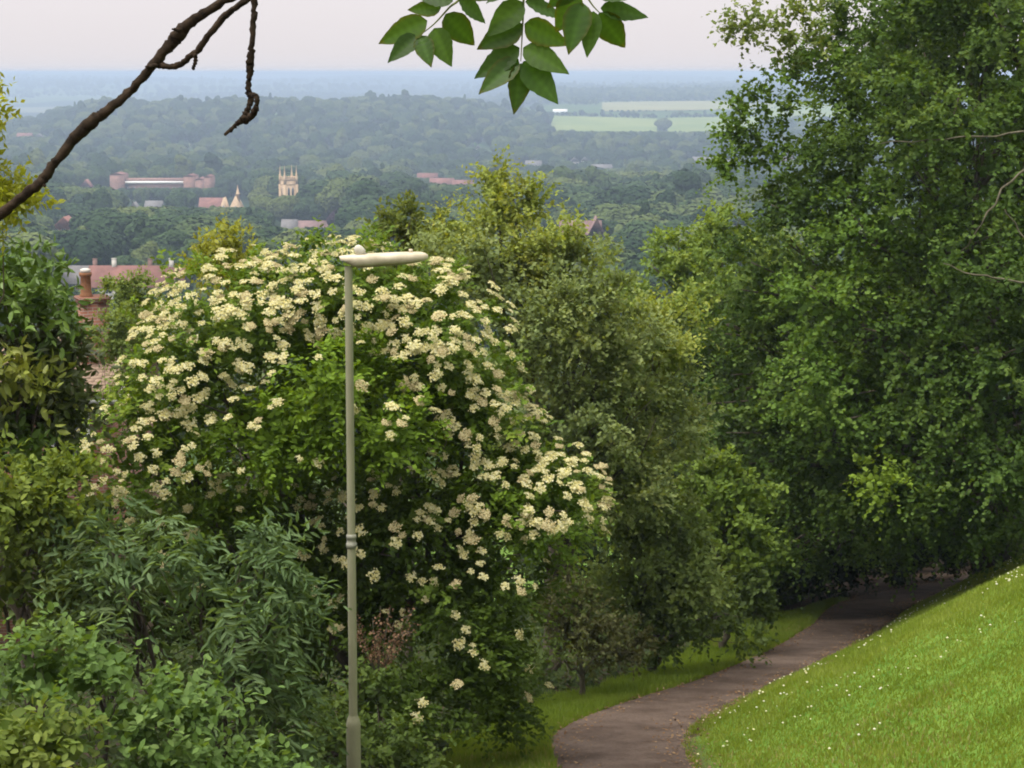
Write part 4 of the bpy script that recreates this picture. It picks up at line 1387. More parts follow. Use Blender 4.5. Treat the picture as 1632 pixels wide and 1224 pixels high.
pxs = [(350, 6, 3.18, 17), (300, 38, 3.19, 20), (283, 58, 3.2, 27), (270, 72, 3.2, 22), (240, 108, 3.2, 17), (205, 148, 3.2, 17), (170, 177, 3.2, 18), (142, 198, 3.2, 24), (118, 222, 3.2, 21), (88, 258, 3.2, 18), (66, 288, 3.2, 20), (30, 318, 3.2, 18), (-5, 346, 3.2, 20), (-70, 395, 3.2, 18), (-150, 450, 3.2, 15)]
mbr = px_branch([(560, -150, 3.16, 18), (440, -45, 3.17, 17)] + pxs)
bo = mbr.obj('branch', M['bark_dark'], ash, True)
px_branch([(250, 104, 3.2, 12), (281, 105, 3.19, 11), (312, 83, 3.18, 12), (335, 52, 3.17, 12), (362, 22, 3.16, 13), (392, 0, 3.15, 11), (440, -35, 3.15, 12), (520, -120, 3.15, 13)]).obj('twig', M['bark_dark'], bo, True)
px_branch([(309, 84, 3.18, 8), (312, 95, 3.17, 8), (308, 110, 3.17, 6)]).obj('twig', M['bark_dark'], bo, True)
px_branch([(255, 104, 3.2, 9), (242, 106, 3.19, 8), (232, 107, 3.19, 4)]).obj('twig', M['bark_dark'], bo, True)
px_branch([(290, 46, 3.19, 8), (280, 48, 3.18, 6), (275, 46, 3.18, 3)]).obj('twig', M['bark_dark'], bo, True)
px_branch([(68, 290, 3.2, 8), (72, 297, 3.19, 5)]).obj('twig', M['bark_dark'], bo, True)
px_branch([(406, -110, 3.1, 11), (406, -10, 3.1, 11), (404, 30, 3.1, 11), (401, 75, 3.1, 12), (399, 105, 3.1, 15), (397, 125, 3.1, 10), (396, 148, 3.1, 10), (400, 156, 3.1, 13), (396, 172, 3.1, 10), (390, 188, 3.1, 17), (380, 196, 3.1, 9), (369, 206, 3.1, 8), (358, 215, 3.1, 5)], knots=0.3).obj('twig', M['bark_dark'], bo, True)
px_branch([(400, 150, 3.09, 9), (410, 155, 3.08, 11), (408, 170, 3.08, 9), (402, 184, 3.09, 12), (392, 194, 3.1, 10)], knots=0.4).obj('twig', M['bark_dark'], bo, True)


def leaflet_mesh(base, tip, wr, seed, curl):
    """one leaflet: rows across a pointed oval with a keeled midrib and a soft curl"""
    r = np.random.default_rng(seed)
    n, m = 14, 6
    b, e = np.array(base), np.array(tip)
    Ln = np.linalg.norm(e - b)
    ax = (e - b) / Ln
    view = norm((b + e) / 2)
    nr = norm(-view + r.normal(size=3) * 0.28 + np.array([0, 0, 0.25]))
    side = norm(np.cross(ax, nr))
    nr = np.cross(side, ax)
    V, C = [], []
    base_c = np.array([(0.05, 0.11, 0.016), (0.065, 0.13, 0.018), (0.04, 0.085, 0.015)][seed % 3])
    for i in range(n + 1):
        t = i / n
        w = wr * Ln * (math.sin(math.pi * t ** 0.72) ** 0.85) * 0.5 * (1 - 0.25 * t) * (1 + 0.03 * math.sin(i * 2.1 + seed)) if 0 < t < 1 else 0.0005
        for j in range(m + 1):
            v = j / m * 2 - 1
            q = b + ax * (Ln * t) + side * (v * w) + nr * (-abs(v) * w * 0.22 * -1 - curl * Ln * t * t) + nr * (0.0012 * math.sin(t * 40 + abs(v) * 3))
            V.append(q)
            vein = 1.0 + (0.25 if j == m // 2 else 0.0) + 0.12 * math.sin(t * 42 - abs(v) * 4)
            edge = np.array([1.6, 0.9, 0.7]) if (t > 0.9 or abs(v) > 0.97) and seed % 2 else np.ones(3)
            C.append(base_c * vein * edge)
    q = []
    for i in range(n):
        for j in range(m):
            a = i * (m + 1) + j
            q.append((a, a + 1, a + m + 2, a + m + 1))
    return np.array(V), np.array(q), np.array(C)


LEAVES = {
    'A': ([(740, -70), (735, -8), (716, 12), (692, 38), (668, 57)], [((681, 33), (601, 69), .40), ((664, 56), (618, 98), .42), ((670, 57), (687, 106), .50), ((692, 45), (719, 106), .52), ((710, 22), (757, 74), .52), ((731, -4), (772, 38), .5), ((703, 12), (650, 16), .42), ((722, 2), (655, -12), .40), ((735, -20), (792, -2), .4)], 3.0),
    'B': ([(838, -80), (835, -20), (834, 20), (832, 60), (830, 98)], [((833, 3), (775, 58), .45), ((832, 38), (760, 79), .46), ((837, 3), (899, 30), .46), ((836, 38), (908, 72), .46), ((828, 76), (757, 126), .42), ((826, 94), (763, 151), .40), ((834, 76), (907, 117), .42), ((831, 101), (820, 182), .42), ((834, 98), (889, 167), .46), ((836, -30), (905, -12), .42), ((836, -30), (775, 5), .42)], 3.05),
    'C': ([(925, -80), (930, -20), (942, 5), (957, 22)], [((928, 4), (906, 87), .46), ((946, 18), (936, 92), .40), ((955, 20), (997, 79), .50), ((957, 13), (1034, 27), .34), ((922, -10), (885, 52), .5), ((950, -8), (1022, -8), .36), ((925, -30), (872, 12), .45)], 2.95),
}
sd0 = 900
for key, (rach, lfs, Yl) in LEAVES.items():
    pts = np.array([P(a, b, Yl) for a, b in rach])
    # each leaf stalk hangs from a shoot of the limb above the frame
    k = 26 + int(np.argmin(np.abs(overhead[26:, 0] - pts[0, 0])))
    stem = spline(np.concatenate([[overhead[k], (overhead[k] + pts[0]) / 2 + np.array([0.03, -.03, 0])], pts]), 30)
    lf = MB().tube(stem - ash_b, np.linspace(0.0035, 0.0007, 30), 6)
    me = lf.mesh('leaf', M['leaf_thin'], True, col=np.tile([(0.22, 0.25, 0.1)], (lf.n, 1)))
    leaf = obj('leaf', me, ash)
    for (b, e, wr) in lfs:
        sd0 += 1
        rr = np.random.default_rng(sd0)
        V, q, C = leaflet_mesh(P(b[0], b[1], Yl), P(e[0], e[1], Yl + rr.uniform(-.03, .03)), wr * 1.3, sd0, rr.uniform(-.05, .1))
        obj('leaflet', np_mesh('leaflet', V - ash_b, q, M['leaf_thin'], col=C, smooth=True), leaf)
# upper leaves of the ash, out of the frame, that keep the light soft on the sprays
fol = Foliage()
for c in ((1.2, -2.9, 2.65), (0.3, -2.6, 2.6), (2.1, -2.9, 2.6)):
    fill_lobe(fol, dict(c=np.array(c), r=np.array([0.8, 0.7, 0.4])), 0.08, T_diamond(0.45), [(0.05, 0.1, 0.015), (0.08, 0.14, 0.02)], clump=0.3, dens=0.5, back=1.0)
fol.obj('crown', M['leaf_thin'], ash)


# ================================================================== HOUSES
def gable_roof(mb, x0, x1, y0, y1, ze, zr, axis='x', over=0.35, th=0.14):
    """two sloping slabs; the ridge runs along x or y"""
    if axis == 'x':
        ym = (y0 + y1) / 2
        sl = (zr - ze) / (ym - y0)
        mb.prism([(y0 - over, ze - over * sl), (ym, zr), (y1 + over, ze - over * sl), (y1 + over, ze - over * sl + th), (ym, zr + th), (y0 - over, ze - over * sl + th)], 0, x0 - over, x1 + over)
    else:
        xm = (x0 + x1) / 2
        sl = (zr - ze) / (xm - x0)
        mb.prism([(x0 - over, ze - over * sl), (xm, zr), (x1 + over, ze - over * sl), (x1 + over, ze - over * sl + th), (xm, zr + th), (x0 - over, ze - over * sl + th)], 1, y0 - over, y1 + over)
    return mb


def window(root, x, y, z, w, h, mats, sill=True):
    f = MB()
    t = 0.06
    f.box((x - w / 2, y - 0.05, z), (x - w / 2 + t, y + 0.02, z + h)).box((x + w / 2 - t, y - 0.05, z), (x + w / 2, y + 0.02, z + h))
    f.box((x - w / 2 + t, y - 0.05, z + h - t), (x + w / 2 - t, y + 0.02, z + h)).box((x - w / 2 + t, y - 0.05, z), (x + w / 2 - t, y + 0.02, z + t)).box((x - t / 2, y - 0.045, z + t), (x + t / 2, y + 0.018, z + h - t))
    wo = f.obj('window', mats[0], root)
    MB().box((x - w / 2 + t, y - 0.015, z + t), (x + w / 2 - t, y + 0.01, z + h - t)).obj('pane', M['glass'], wo)
    if sill:
        MB().box((x - w / 2 - 0.08, y - 0.12, z - 0.09), (x + w / 2 + 0.08, y + 0.02, z - 0.003)).obj('sill', mats[0], wo)


def house(name, label, cat, px, Y, w, d, h, rise, wall, roof, rz=0.0, axis='x', chimney=(), wins=3, storeys=2, group=None, zoff=0.0):
    x = (px - 816) / F_PX * Y
    b = np.array([x, Y, float(far_h(x, Y)) + zoff])
    o = empty(name, b, rz)
    tag(o, label, cat, group)
    x0, x1, y0, y1 = -w / 2, w / 2, -d / 2, d / 2
    mb = MB()
    if axis == 'x':
        mb.prism([(y0, -3), (y1, -3), (y1, h), (0, h + rise), (y0, h)], 0, x0, x1)
    else:
        mb.prism([(x0, -3), (x1, -3), (x1, h), (0, h + rise), (x0, h)], 1, y0, y1)
    mb.obj('wall', wall, o)
    ro = gable_roof(MB(), x0, x1, y0, y1, h, h + rise, axis).obj('roof', roof, o)
    for (cx, cyy) in chimney:
        MB().box((cx - 0.45, cyy - 0.35, h + rise - 1.2), (cx + 0.45, cyy + 0.35, h + rise + 1.5)).box((cx - 0.52, cyy - 0.42, h + rise + 1.5), (cx + 0.52, cyy + 0.42, h + rise + 1.65)).obj('chimney', wall, ro)
    for s in range(storeys):
        for k in range(wins):
            wx = x0 + w * (k + 0.5) / wins
            window(o, wx, y0 - 0.01, 0.9 + s * (h / storeys), min(1.6, w / wins * 0.5), 1.3, (M['white'],))
    return o


def far_house_at(name, label, cat, px, py_ridge, Y, w, d, h, rise, wall, roof, **kw):
    """set a house so that its ridge stands at the height the photograph shows"""
    x = (px - 816) / F_PX * Y
    zr = P(px, py_ridge, Y)[2]
    zoff = zr - (h + rise) - float(far_h(x, Y))
    return house(name, label, cat, px, Y, w, d, h, rise, wall, roof, zoff=zoff, **kw)


# ---- the near brick house at the left
hx = (205 - 816) / F_PX * 44.5
hz = float(ground_h(hx - 5, 46))
ez = P(190, 618, 43)[2]
rzv = P(150, 548, 46.4)[2]
h0 = np.array([hx, 46.0, min(hz, ez - 4.8)])
hs = empty('brick_house', h0)
tag(hs, 'red brick house with tall chimney half hidden by the laurel', 'house')
e_, r_ = ez - h0[2], rzv - h0[2]
MB().prism([(-3, -2), (3, -2), (3, e_), (0, r_ - 0.05), (-3, e_)], 0, -9.5, -0.25).obj('wall', M['brick'], hs)
roofo = MB().prism([(-3.35, e_ - 0.18), (0, r_), (3.35, e_ - 0.18), (3.35, e_ - 0.06), (0, r_ + 0.12), (-3.35, e_ - 0.06)], 0, -9.6, 0.0).obj('roof', M['tile'], hs)
sl_len = math.hypot(3.35, r_ - e_ + 0.18)
ang = math.atan2(r_ - e_ + 0.18, 3.35)
tv = np.array([(-.13, 0, 0), (.13, 0, 0), (.13, .27, 0), (-.13, .27, 0), (-.13, 0, .022), (.13, 0, .022), (.13, .27, .006), (-.13, .27, .006)])
tme = np_mesh('tile', tv, np.array([(4, 5, 6, 7), (0, 1, 5, 4), (1, 2, 6, 5), (3, 0, 4, 7), (2, 3, 7, 6)]), M['tile'])
nrow = int(sl_len / 0.2)
cnt = 0
restV, restQ, rn = [], [], 0
for i in range(nrow):
    for j in range(35):
        xx = -0.13 - j * 0.268 - (0.134 if i % 2 else 0)
        if xx < -9.4:
            continue
        s = i * 0.2
        yv = -3.35 + s * math.cos(ang)
        zv = e_ - 0.055 + s * math.sin(ang) + 0.012
        if j < 17 and cnt < 290:
            o = bpy.data.objects.new('tile', tme)
            o.location = (xx, yv, zv)
            o.rotation_euler = (ang + rng.normal() * 0.012, rng.normal() * 0.01, rng.normal() * 0.01)
            link(o, roofo)
            cnt += 1
        else:
            ca, sa = math.cos(ang), math.sin(ang)
            v = tv.copy()
            v2 = np.stack([v[:, 0] + xx, v[:, 1] * ca - v[:, 2] * sa + yv, v[:, 1] * sa + v[:, 2] * ca + zv], 1)
            restV.append(v2)
            restQ.append(np.array([(4, 5, 6, 7), (0, 1, 5, 4), (1, 2, 6, 5), (3, 0, 4, 7), (2, 3, 7, 6)]) + rn)
            rn += 8
if restV:
    o = obj('tile_course', np_mesh('tile_course', np.concatenate(restV), np.concatenate(restQ), M['tile']), roofo)
    o['kind'] = 'stuff'
MB().tube([(-9.6, 0, r_ + 0.12), (0.02, 0, r_ + 0.12)], 0.11, 8).obj('ridge_tile', M['tile'], roofo, True)
MB().box((-9.6, -3.47, e_ - 0.3), (0.0, -3.36, e_ - 0.2)).obj('gutter', M['grey_paint'], roofo)
MB().prism([(-3.4, e_ - 0.33), (0, r_ - 0.12), (0, r_ + 0.1), (-3.4, e_ - 0.1)], 0, 0.004, 0.05).obj('bargeboard', M['render'], roofo)
# stack
cxl = P(124, 500, 44.6)[0] - h0[0]
cxr = P(172, 500, 44.6)[0] - h0[0]
ct = P(150, 474, 44.6)[2] - h0[2]
cb_ = P(150, 575, 44.6)[2] - h0[2]
cw = (cxr - cxl)
st = MB()
st.box((-cw * .46, -0.28, cb_ - 1.2), (cw * .46, 0.28, ct - 0.12))
st.box((-cw * .49, -0.32, ct - 0.119), (cw * .49, 0.32, ct - 0.045)).box((-cw * .52, -0.36, ct - 0.044), (cw * .52, 0.36, ct + 0.03))
sto = st.obj('chimney', M['brick'], roofo)
sto.location = ((cxl + cxr) / 2, -1.4, 0)
sto.rotation_euler = (0, 0, R(24))
pt = lathe([(0.15, ct + 0.02), (0.165, ct + 0.06), (0.135, ct + 0.1), (0.12, ct + 0.5), (0.15, ct + 0.53), (0.155, ct + 0.6), (0.12, ct + 0.6), (0.1, ct + 0.3)], 14)
po = pt.obj('chimney_pot', M['pot'], roofo, True)
po.location = ((cxl + cxr) / 2 - 0.13, -1.45, 0)
cp_ = lathe([(0.10, ct + 0.602), (0.12, ct + 0.61), (0.12, ct + 0.68), (0.06, ct + 0.70), (0, ct + 0.705)], 12).obj('cowl', M['render'], roofo, True)
cp_.location = po.location
fl = MB()
for k in range(4):
    zz = cb_ - 0.28 + k * 0.1
    fl.box((-0.05, -0.24 + k * 0.12, zz), (0.0, -0.11 + k * 0.12, zz + 0.16))
fo = fl.obj('stepped_flashing', M['lead'], roofo)
fo.location = ((cxl + cxr) / 2 + cw * 0.36 + 0.03, -1.55, 0)
MB().box((-cw * .6, -0.02, cb_ - 0.34), (cw * .6, 0.0, cb_ - 0.2)).obj('apron_flashing', M['lead'], roofo).location = ((cxl + cxr) / 2, -1.85, -0.03)
for k, wx in enumerate((-1.2, -3.4, -5.8)):
    window(hs, wx, -3.012, e_ - 1.75, 0.9, 1.15, (M['white'],))
    MB().box((wx - 0.6, -3.06, e_ - 0.59), (wx + 0.6, -2.99, e_ - 0.45)).obj('lintel', M['render'], hs)
    window(hs, wx, -3.012, e_ - 4.2, 0.9, 1.2, (M['white'],))

# ---- town houses in the valley
VIS = [(885, 1040, 209, 2370), (1055, 1200, 209, 2330), (965, 1200, 174, 3050)]      # sight lines kept clear of tall trees: px0, px1, lowest visible row, distance


def town(*a, vis=None, **k):
    o = far_house_at(*a, **k)
    if vis:
        VIS.append(vis)
    return o


town('terraced_house', 'long red tiled terrace roof with dormers nearest the brick chimney', 'house', 210, 424, 400, 18, 8.5, 5, 3.9, M['render'], M['tile_red'], wins=6, chimney=((-4, 0), (8.2, 0)), vis=(140, 275, 462, 400))
town('terraced_house', 'dull brown roofed terrace left of the red tiled terrace', 'house', 118, 424, 420, 10, 8, 5, 3.4, M['brick_far'], M['slate'], wins=3, chimney=((4.4, 0),), vis=(85, 150, 460, 420))
town('terraced_house', 'purple red roofed end house at the right of the red terrace', 'house', 262, 424, 430, 9, 8, 5, 3.6, M['brick_far'], M['tile_red'], wins=3, chimney=((-3.5, 0),), vis=(235, 300, 450, 430))
town('town_house', 'lone red hipped roof among trees left of the brick school', 'house', 106, 345, 650, 8, 8, 5, 3.6, M['brick_far'], M['tile_red'], axis='y', vis=(88, 125, 368, 650))
town('town_house', 'small red gabled house left of the long brick school', 'house', 141, 286, 1150, 6, 8, 6, 4, M['brick_far'], M['tile_red'], axis='y', wins=2, vis=(130, 152, 298, 1150))
town('roof_block', 'broad purple brown roof beyond the hawthorn top', 'house', 925, 352, 520, 11, 9, 5, 3.6, M['tile_purple'], M['tile_purple'], chimney=((-4, 0),), vis=(895, 975, 380, 520))
town('roof_block', 'purple brown gabled wing beside the broad purple roof', 'house', 950, 345, 518, 4.5, 9, 5, 4.5, M['tile_purple'], M['tile_purple'], axis='y', wins=1)
for k, (px, py, Y, w, lab, wl_, rf, ax) in enumerate([
        (682, 276, 1330, 14, 'red roofed villa on the tree line beyond the lamp', 'brick_far', 'tile_red', 'x'),
        (705, 284, 1270, 16, 'pinkish brick terrace below the red roofed villa', 'brick_far', 'tile_red', 'x'),
        (738, 287, 1250, 14, 'pale fronted terrace beside the pinkish brick terrace', 'render', 'tile_red', 'x'),
        (850, 256, 1650, 14, 'grey roofed house below the fields, first of the hamlet', 'render', 'slate', 'x'),
        (915, 251, 1680, 8, 'steep pale gable in the hamlet below the fields', 'render', 'slate', 'y'),
        (932, 250, 1690, 7, 'white gabled house in the hamlet below the fields', 'white', 'slate', 'y'),
        (958, 262, 1560, 17, 'low white fronted house in front of the hamlet gables', 'white', 'slate', 'x'),
        (1120, 250, 1700, 20, 'long pinkish terrace beside the dark maple', 'brick_far', 'slate', 'x'),
        (1160, 254, 1650, 12, 'grey terrace end by the maple boughs', 'render', 'slate', 'x'),
        (1252, 240, 1500, 9, 'orange roofed house glimpsed through the maple boughs', 'brick_far', 'pot', 'y'),
        (892, 174, 2950, 22, 'white farmhouse standing at the edge of the green field', 'white', 'white', 'x'),
        (46, 212, 2050, 16, 'pink house half hidden on the far left wooded slope', 'brick_far', 'tile_red', 'x'),
        (68, 213, 2060, 9, 'white gabled house on the far left wooded slope', 'white', 'slate', 'y'),
        (247, 320, 1020, 9, 'pale garden house below the brick school', 'render', 'slate', 'x'),
        (216, 322, 1030, 5, 'narrow white gable below the brick school', 'white', 'slate', 'y'),
        (462, 350, 760, 6, 'small white fronted cottage below the church tower', 'white', 'slate', 'x'),
        (495, 352, 760, 14, 'pinkish roof among trees right of the cottage', 'brick_far', 'tile_purple', 'x'),
        (762, 231, 1900, 6, 'tiny white house in the wood above the lamp', 'white', 'slate', 'y')]):
    hh = 6 if Y < 2500 else 7
    town('town_house', lab, 'house', px, py, Y, w, 8, hh, 3.5, M[wl_], M[rf], axis=ax, wins=max(2, int(w / 4)), vis=(px - w * 1600 / Y - 3, px + w * 1600 / Y + 3, py + (9.0 * 2600 / Y) * 0.42, Y))

# ---- the brick school with a long pale roof
sx = (258 - 816) / F_PX * 1150
sz = P(258, 279, 1150)[2]
sc = empty('brick_school', (sx, 1150, sz - 17))
tag(sc, 'long red brick school with a pale flat roof strip between two towers', 'building')
S = 1150 / F_PX
MB().box((-20 * S * 2.4, -6, -4), (22 * S * 2.4, 6, 12.2)).obj('wall', M['brick_far'], sc)
MB().box((-22 * S * 2.4, -7, 12.203), (23 * S * 2.4, 6.5, 13.6)).obj('roof', M['white'], sc)
MB().box((-55 * S * 1.36, -5, 13.603), (60 * S * 1.0, 6, 15.0)).obj('ridge', M['brick_far'], sc)
for k, (a, b, zt) in enumerate(((-76, -54, 17.5), (40, 58, 16.5), (58.5, 72, 14.5), (72.5, 84, 16.0))):
    MB().box((a * S, -8, -4), (b * S, 7, zt)).obj('tower', M['brick_far'], sc)
    gable_roof(MB(), a * S, b * S, -8, 7, zt, zt + 1.2, 'y', 0.1).obj('tower_roof', M['tile_red'], sc)
for k in range(11):
    window(sc, (-48 + k * 9) * S, -6.02, 7.5, 1.5, 2.6, (M['white'],))
VIS.append((176, 338, 299, 1150))

# ---- the warm stone hall with gables
gx_ = (352 - 816) / F_PX * 1040
gz = P(352, 311, 1040)[2]
gh = empty('stone_hall', (gx_, 1040, gz - 14))
tag(gh, 'warm stone hall with pointed gables and a pinnacle below the church', 'building')
S = 1040 / F_PX
MB().box((-32 * S, -5, -4), (8 * S, 5, 7)).obj('wall', M['brick_far'], gh)
gable_roof(MB(), -32 * S, 8 * S, -5, 5, 7, 12.5, 'x', 0.3).obj('roof', M['tile_red'], gh)
for a, b, z0, z1 in ((2, 14, 7, 13), (16, 38, 6.5, 14)):
    MB().prism([(a * S, -4), (b * S, -4), (b * S, z0), ((a + b) / 2 * S, z1), (a * S, z0)], 1, -7, 3).obj('gable', M['stone'], gh)
    w2 = (b - a) * S * 0.16
    MB().prism([((a + b) / 2 * S - w2, 2), ((a + b) / 2 * S + w2, 2), ((a + b) / 2 * S + w2, z0 + 0.5), ((a + b) / 2 * S, z0 + 2.2), ((a + b) / 2 * S - w2, z0 + 0.5)], 1, -7.05, -6.9).obj('window', M['glass'], gh)
lathe([(1.1, 9), (1.1, 14.5), (1.3, 14.6), (1.3, 15), (0.9, 15.1), (0.05, 20)], 6).obj('pinnacle', M['stone'], gh).location = (30 * S, -4, 0)
VIS.append((316, 395, 331, 1040))

# ---- the church tower
tx = (461 - 816) / F_PX * 950
zt = P(461, 284, 950)[2]
twr = empty('church_tower', (tx, 950, zt - 24), R(28))
tag(twr, 'square golden stone church tower with four tall corner pinnacles', 'church tower')
a = 3.15
MB().box((-a, -a, -6), (a, a, 23)).obj('wall', M['stone'], twr)
for zc in (6.5, 14.0, 20.8):
    MB().box((-a - 0.18, -a - 0.18, zc), (a + 0.18, a + 0.18, zc + 0.4)).obj('string_course', M['stone'], twr)
pr = MB()
for k in range(5):
    c = -a + (k + 0.5) * 2 * a / 5
    pr.box((c - 0.4, -a - 0.12, 23.9), (c + 0.4, -a + 0.3, 24.9)).box((c - 0.4, a - 0.3, 23.9), (c + 0.4, a + 0.12, 24.9))
    pr.box((-a - 0.12, c - 0.4, 23.9), (-a + 0.3, c + 0.4, 24.9)).box((a - 0.3, c - 0.4, 23.9), (a + 0.12, c + 0.4, 24.9))
pr.box((-a - 0.15, -a - 0.15, 23.003), (a + 0.15, a + 0.15, 23.9))
pr.obj('parapet', M['stone'], twr)
for sx_ in (-1, 1):
    for sy_ in (-1, 1):
        MB().box((sx_ * a - 0.62, sy_ * a - 0.62, -6), (sx_ * a + 0.62, sy_ * a + 0.62, 21)).box((sx_ * a - 0.48, sy_ * a - 0.48, 21), (sx_ * a + 0.48, sy_ * a + 0.48, 25.4)).obj('buttress', M['stone'], twr)
        lathe([(0.62, 25.4), (0.62, 25.8), (0.42, 25.9), (0.36, 27.2), (0.06, 30.6)], 6).obj('pinnacle', M['stone'], twr).location = (sx_ * a, sy_ * a, 0)
for rot in range(4):
    for off in (-1.05, 1.05):
        o = MB().prism([(off - 0.55, 15.2), (off + 0.55, 15.2), (off + 0.55, 18.6), (off, 19.8), (off - 0.55, 18.6)], 1, -a - 0.05, -a + 0.3).obj('belfry_opening', M['glass'], twr)
        o.rotation_euler = (0, 0, rot * math.pi / 2)
    o = MB().prism([(-0.5, 9), (0.5, 9), (0.5, 11.4), (0, 12.4), (-0.5, 11.4)], 1, -a - 0.05, -a + 0.3).obj('window', M['glass'], twr)
    o.rotation_euler = (0, 0, rot * math.pi / 2)
VIS.append((440, 482, 312, 950))


# ================================================================== VALLEY TREES
def far_tree_mesh(name, seed, mat, shape='round'):
    """a tree about 12 m tall: short trunk, lumpy crown of leaf-clump faces"""
    r = np.random.default_rng(seed)
    V, T, C, n = [], [], [], 0
    lob = []
    if shape == 'round':
        lob.append(((0, 0, 7.0), (4.0, 4.0, 3.8)))
        for _ in range(9):
            d = r.normal(size=3)
            d /= np.linalg.norm(d)
            d[2] = abs(d[2]) * 0.9 - 0.15
            lob.append((np.array((0, 0, 7.0)) + d * np.array((3.5, 3.5, 3.4)), np.array((1, 1, .85)) * r.uniform(1.5, 2.4)))
    elif shape == 'tall':
        lob.append(((0, 0, 7.5), (2.6, 2.6, 5.4)))
        for _ in range(9):
            z = r.uniform(3.5, 12.5)
            a = r.uniform(0, 6.28)
            lob.append(((math.cos(a) * 1.7, math.sin(a) * 1.7, z), np.array((1, 1, 1.2)) * r.uniform(0.9, 1.6)))
    else:
        for k in range(7):
            z = 2.5 + k * 1.6
            lob.append(((r.normal() * .2, r.normal() * .2, z), (2.9 - k * 0.38, 2.9 - k * 0.38, 1.3)))
    for c, rad in lob:
        c, rad = np.array(c, float), np.array(rad, float)
        k = int(190 * (rad[0] * rad[2]) ** 0.9) + 60
        d = r.normal(size=(k, 3))
        d /= np.linalg.norm(d, axis=1, keepdims=True)
        pos = c + d * rad * r.uniform(0.84, 1.12, (k, 1))
        nr = d / rad + r.normal(size=d.shape) * 0.45 / rad.mean() + np.array([0, 0, .15])
        ax = np.cross(nr, r.normal(size=nr.shape))
        v, f = build_leaves(pos, ax, nr, r.uniform(0.3, 0.7, k), (np.array([(-.5, -.5, 0), (.5, -.4, .12), (.6, .5, -.1), (-.4, .6, .1), (0, 0, .25)]), np.array([(0, 1, 4), (1, 2, 4), (2, 3, 4), (3, 0, 4)])))
        V.append(v)
        T.append(f + n)
        C.append(np.repeat(r.uniform(0.86, 1.14, (k, 1)), 5, 0) * np.ones((1, 3)))
        n += len(v)
    # dense inside of the crown, its shade put into a darker colour
    bpy_i = []
    for c, rad in lob[:1] if shape != 'cone' else lob:
        c, rad = np.array(c, float), np.array(rad, float) * 0.86
        th = np.linspace(0, np.pi, 6)
        ph = np.linspace(0, 2 * np.pi, 9)[:-1]
        g = np.array([(math.sin(t) * math.cos(p), math.sin(t) * math.sin(p), math.cos(t)) for t in th for p in ph])
        f = []
        for i in range(5):
            for j in range(8):
                j2 = (j + 1) % 8
                f += [(i * 8 + j, (i + 1) * 8 + j, (i + 1) * 8 + j2), (i * 8 + j, (i + 1) * 8 + j2, i * 8 + j2)]
        V.append(c + g * rad)
        T.append(np.array(f) + n)
        C.append(np.full((len(g), 3), 0.8))
        n += len(g)
    nf = sum(len(t) for t in T)
    mb = MB().tube([(0, 0, -1.5), (0.1, 0, 2), (0, 0.1, 6)], [0.45, 0.33, 0.18], 6)
    V.append(np.concatenate(mb.V))
    T.append(np.concatenate([np.concatenate([q[:, [0, 1, 2]], q[:, [0, 2, 3]]]) for q in mb.Q]) + n)
    C.append(np.full((mb.n, 3), 0.5))
    V, T, C = np.concatenate(V), np.concatenate(T), np.concatenate(C)
    fm = np.zeros(len(T), int)
    fm[nf:] = 1
    return np_mesh(name, V, T, [mat, M['bark']], col=C, fmat=fm)


TM = [far_tree_mesh('broadleaf_tree', 11 + k, M['far_green'], 'round') for k in range(5)] + [far_tree_mesh('tall_tree', 21 + k, M['far_green'], 'tall') for k in range(2)] + [far_tree_mesh('conifer_tree', 31, M['far_green'], 'cone')]
COPPER = far_tree_mesh('copper_beech', 41, M['far_purple'], 'round')
TOPH = [10.9] * 5 + [13.2] * 2 + [13.4]


def in_field(px, Y):
    for a in FIELDS:
        m = (px > a[0] - 3) & (px < a[1] + 3) & (Y > a[2] - 25) & (Y < a[3] + 25)
        if m.any():
            yield m


def scatter(n, Y0, Y1, u0, u1, smin, smax, pw=1.0):
    Y = np.sqrt(rng.uniform(Y0 ** 2, Y1 ** 2, n))
    u = rng.uniform(u0, u1, n)
    x = u * Y
    s = rng.uniform(smin, smax, n)
    return x, Y, s


sets = [scatter(420, 95, 330, -0.55, 0.55, 0.5, 0.85), scatter(1300, 330, 620, -0.5, 0.5, 0.8, 1.7), scatter(3300, 600, 1250, -0.5, 0.5, 0.7, 1.95), scatter(7600, 1250, 2620, -0.5, 0.5, 0.9, 2.1), scatter(2200, 2620, 3700, 0.0, 0.5, 0.6, 1.3), scatter(6000, 3650, 4400, -0.05, 0.5, 0.9, 1.5), scatter(5000, 4950, 6200, -0.5, 0.5, 0.9, 1.6), scatter(5000, 6200, 9500, -0.5, 0.5, 1.2, 2.2)]
for (p0, p1, ya, yb, _m, _sk) in FIELDS[:4]:
    for (ye, n_, lo, hi) in ((ya - 20, 46, 0.3, 0.6), (yb + 20, 46, 0.35, 0.9)):
        pp = np.linspace(p0, p1, n_) + rng.normal(size=n_) * 2
        aa_ = (pp - p0) / (p1 - p0)
        yv = ye + _sk * (aa_ - 0.5) * (yb - ya) + rng.normal(size=n_) * 6
        sets.append(((pp - 816) / F_PX * yv, yv, rng.uniform(lo, hi, n_)))
n_hedge = 46 * 8
X = np.concatenate([s[0] for s in sets])
Yt = np.concatenate([s[1] for s in sets])
Sc = np.concatenate([s[2] for s in sets])
PXt = 816 + X / Yt * F_PX
keep = np.ones(len(X), bool)
for m in in_field(PXt, Yt):
    keep &= ~m
keep[-n_hedge:] = True
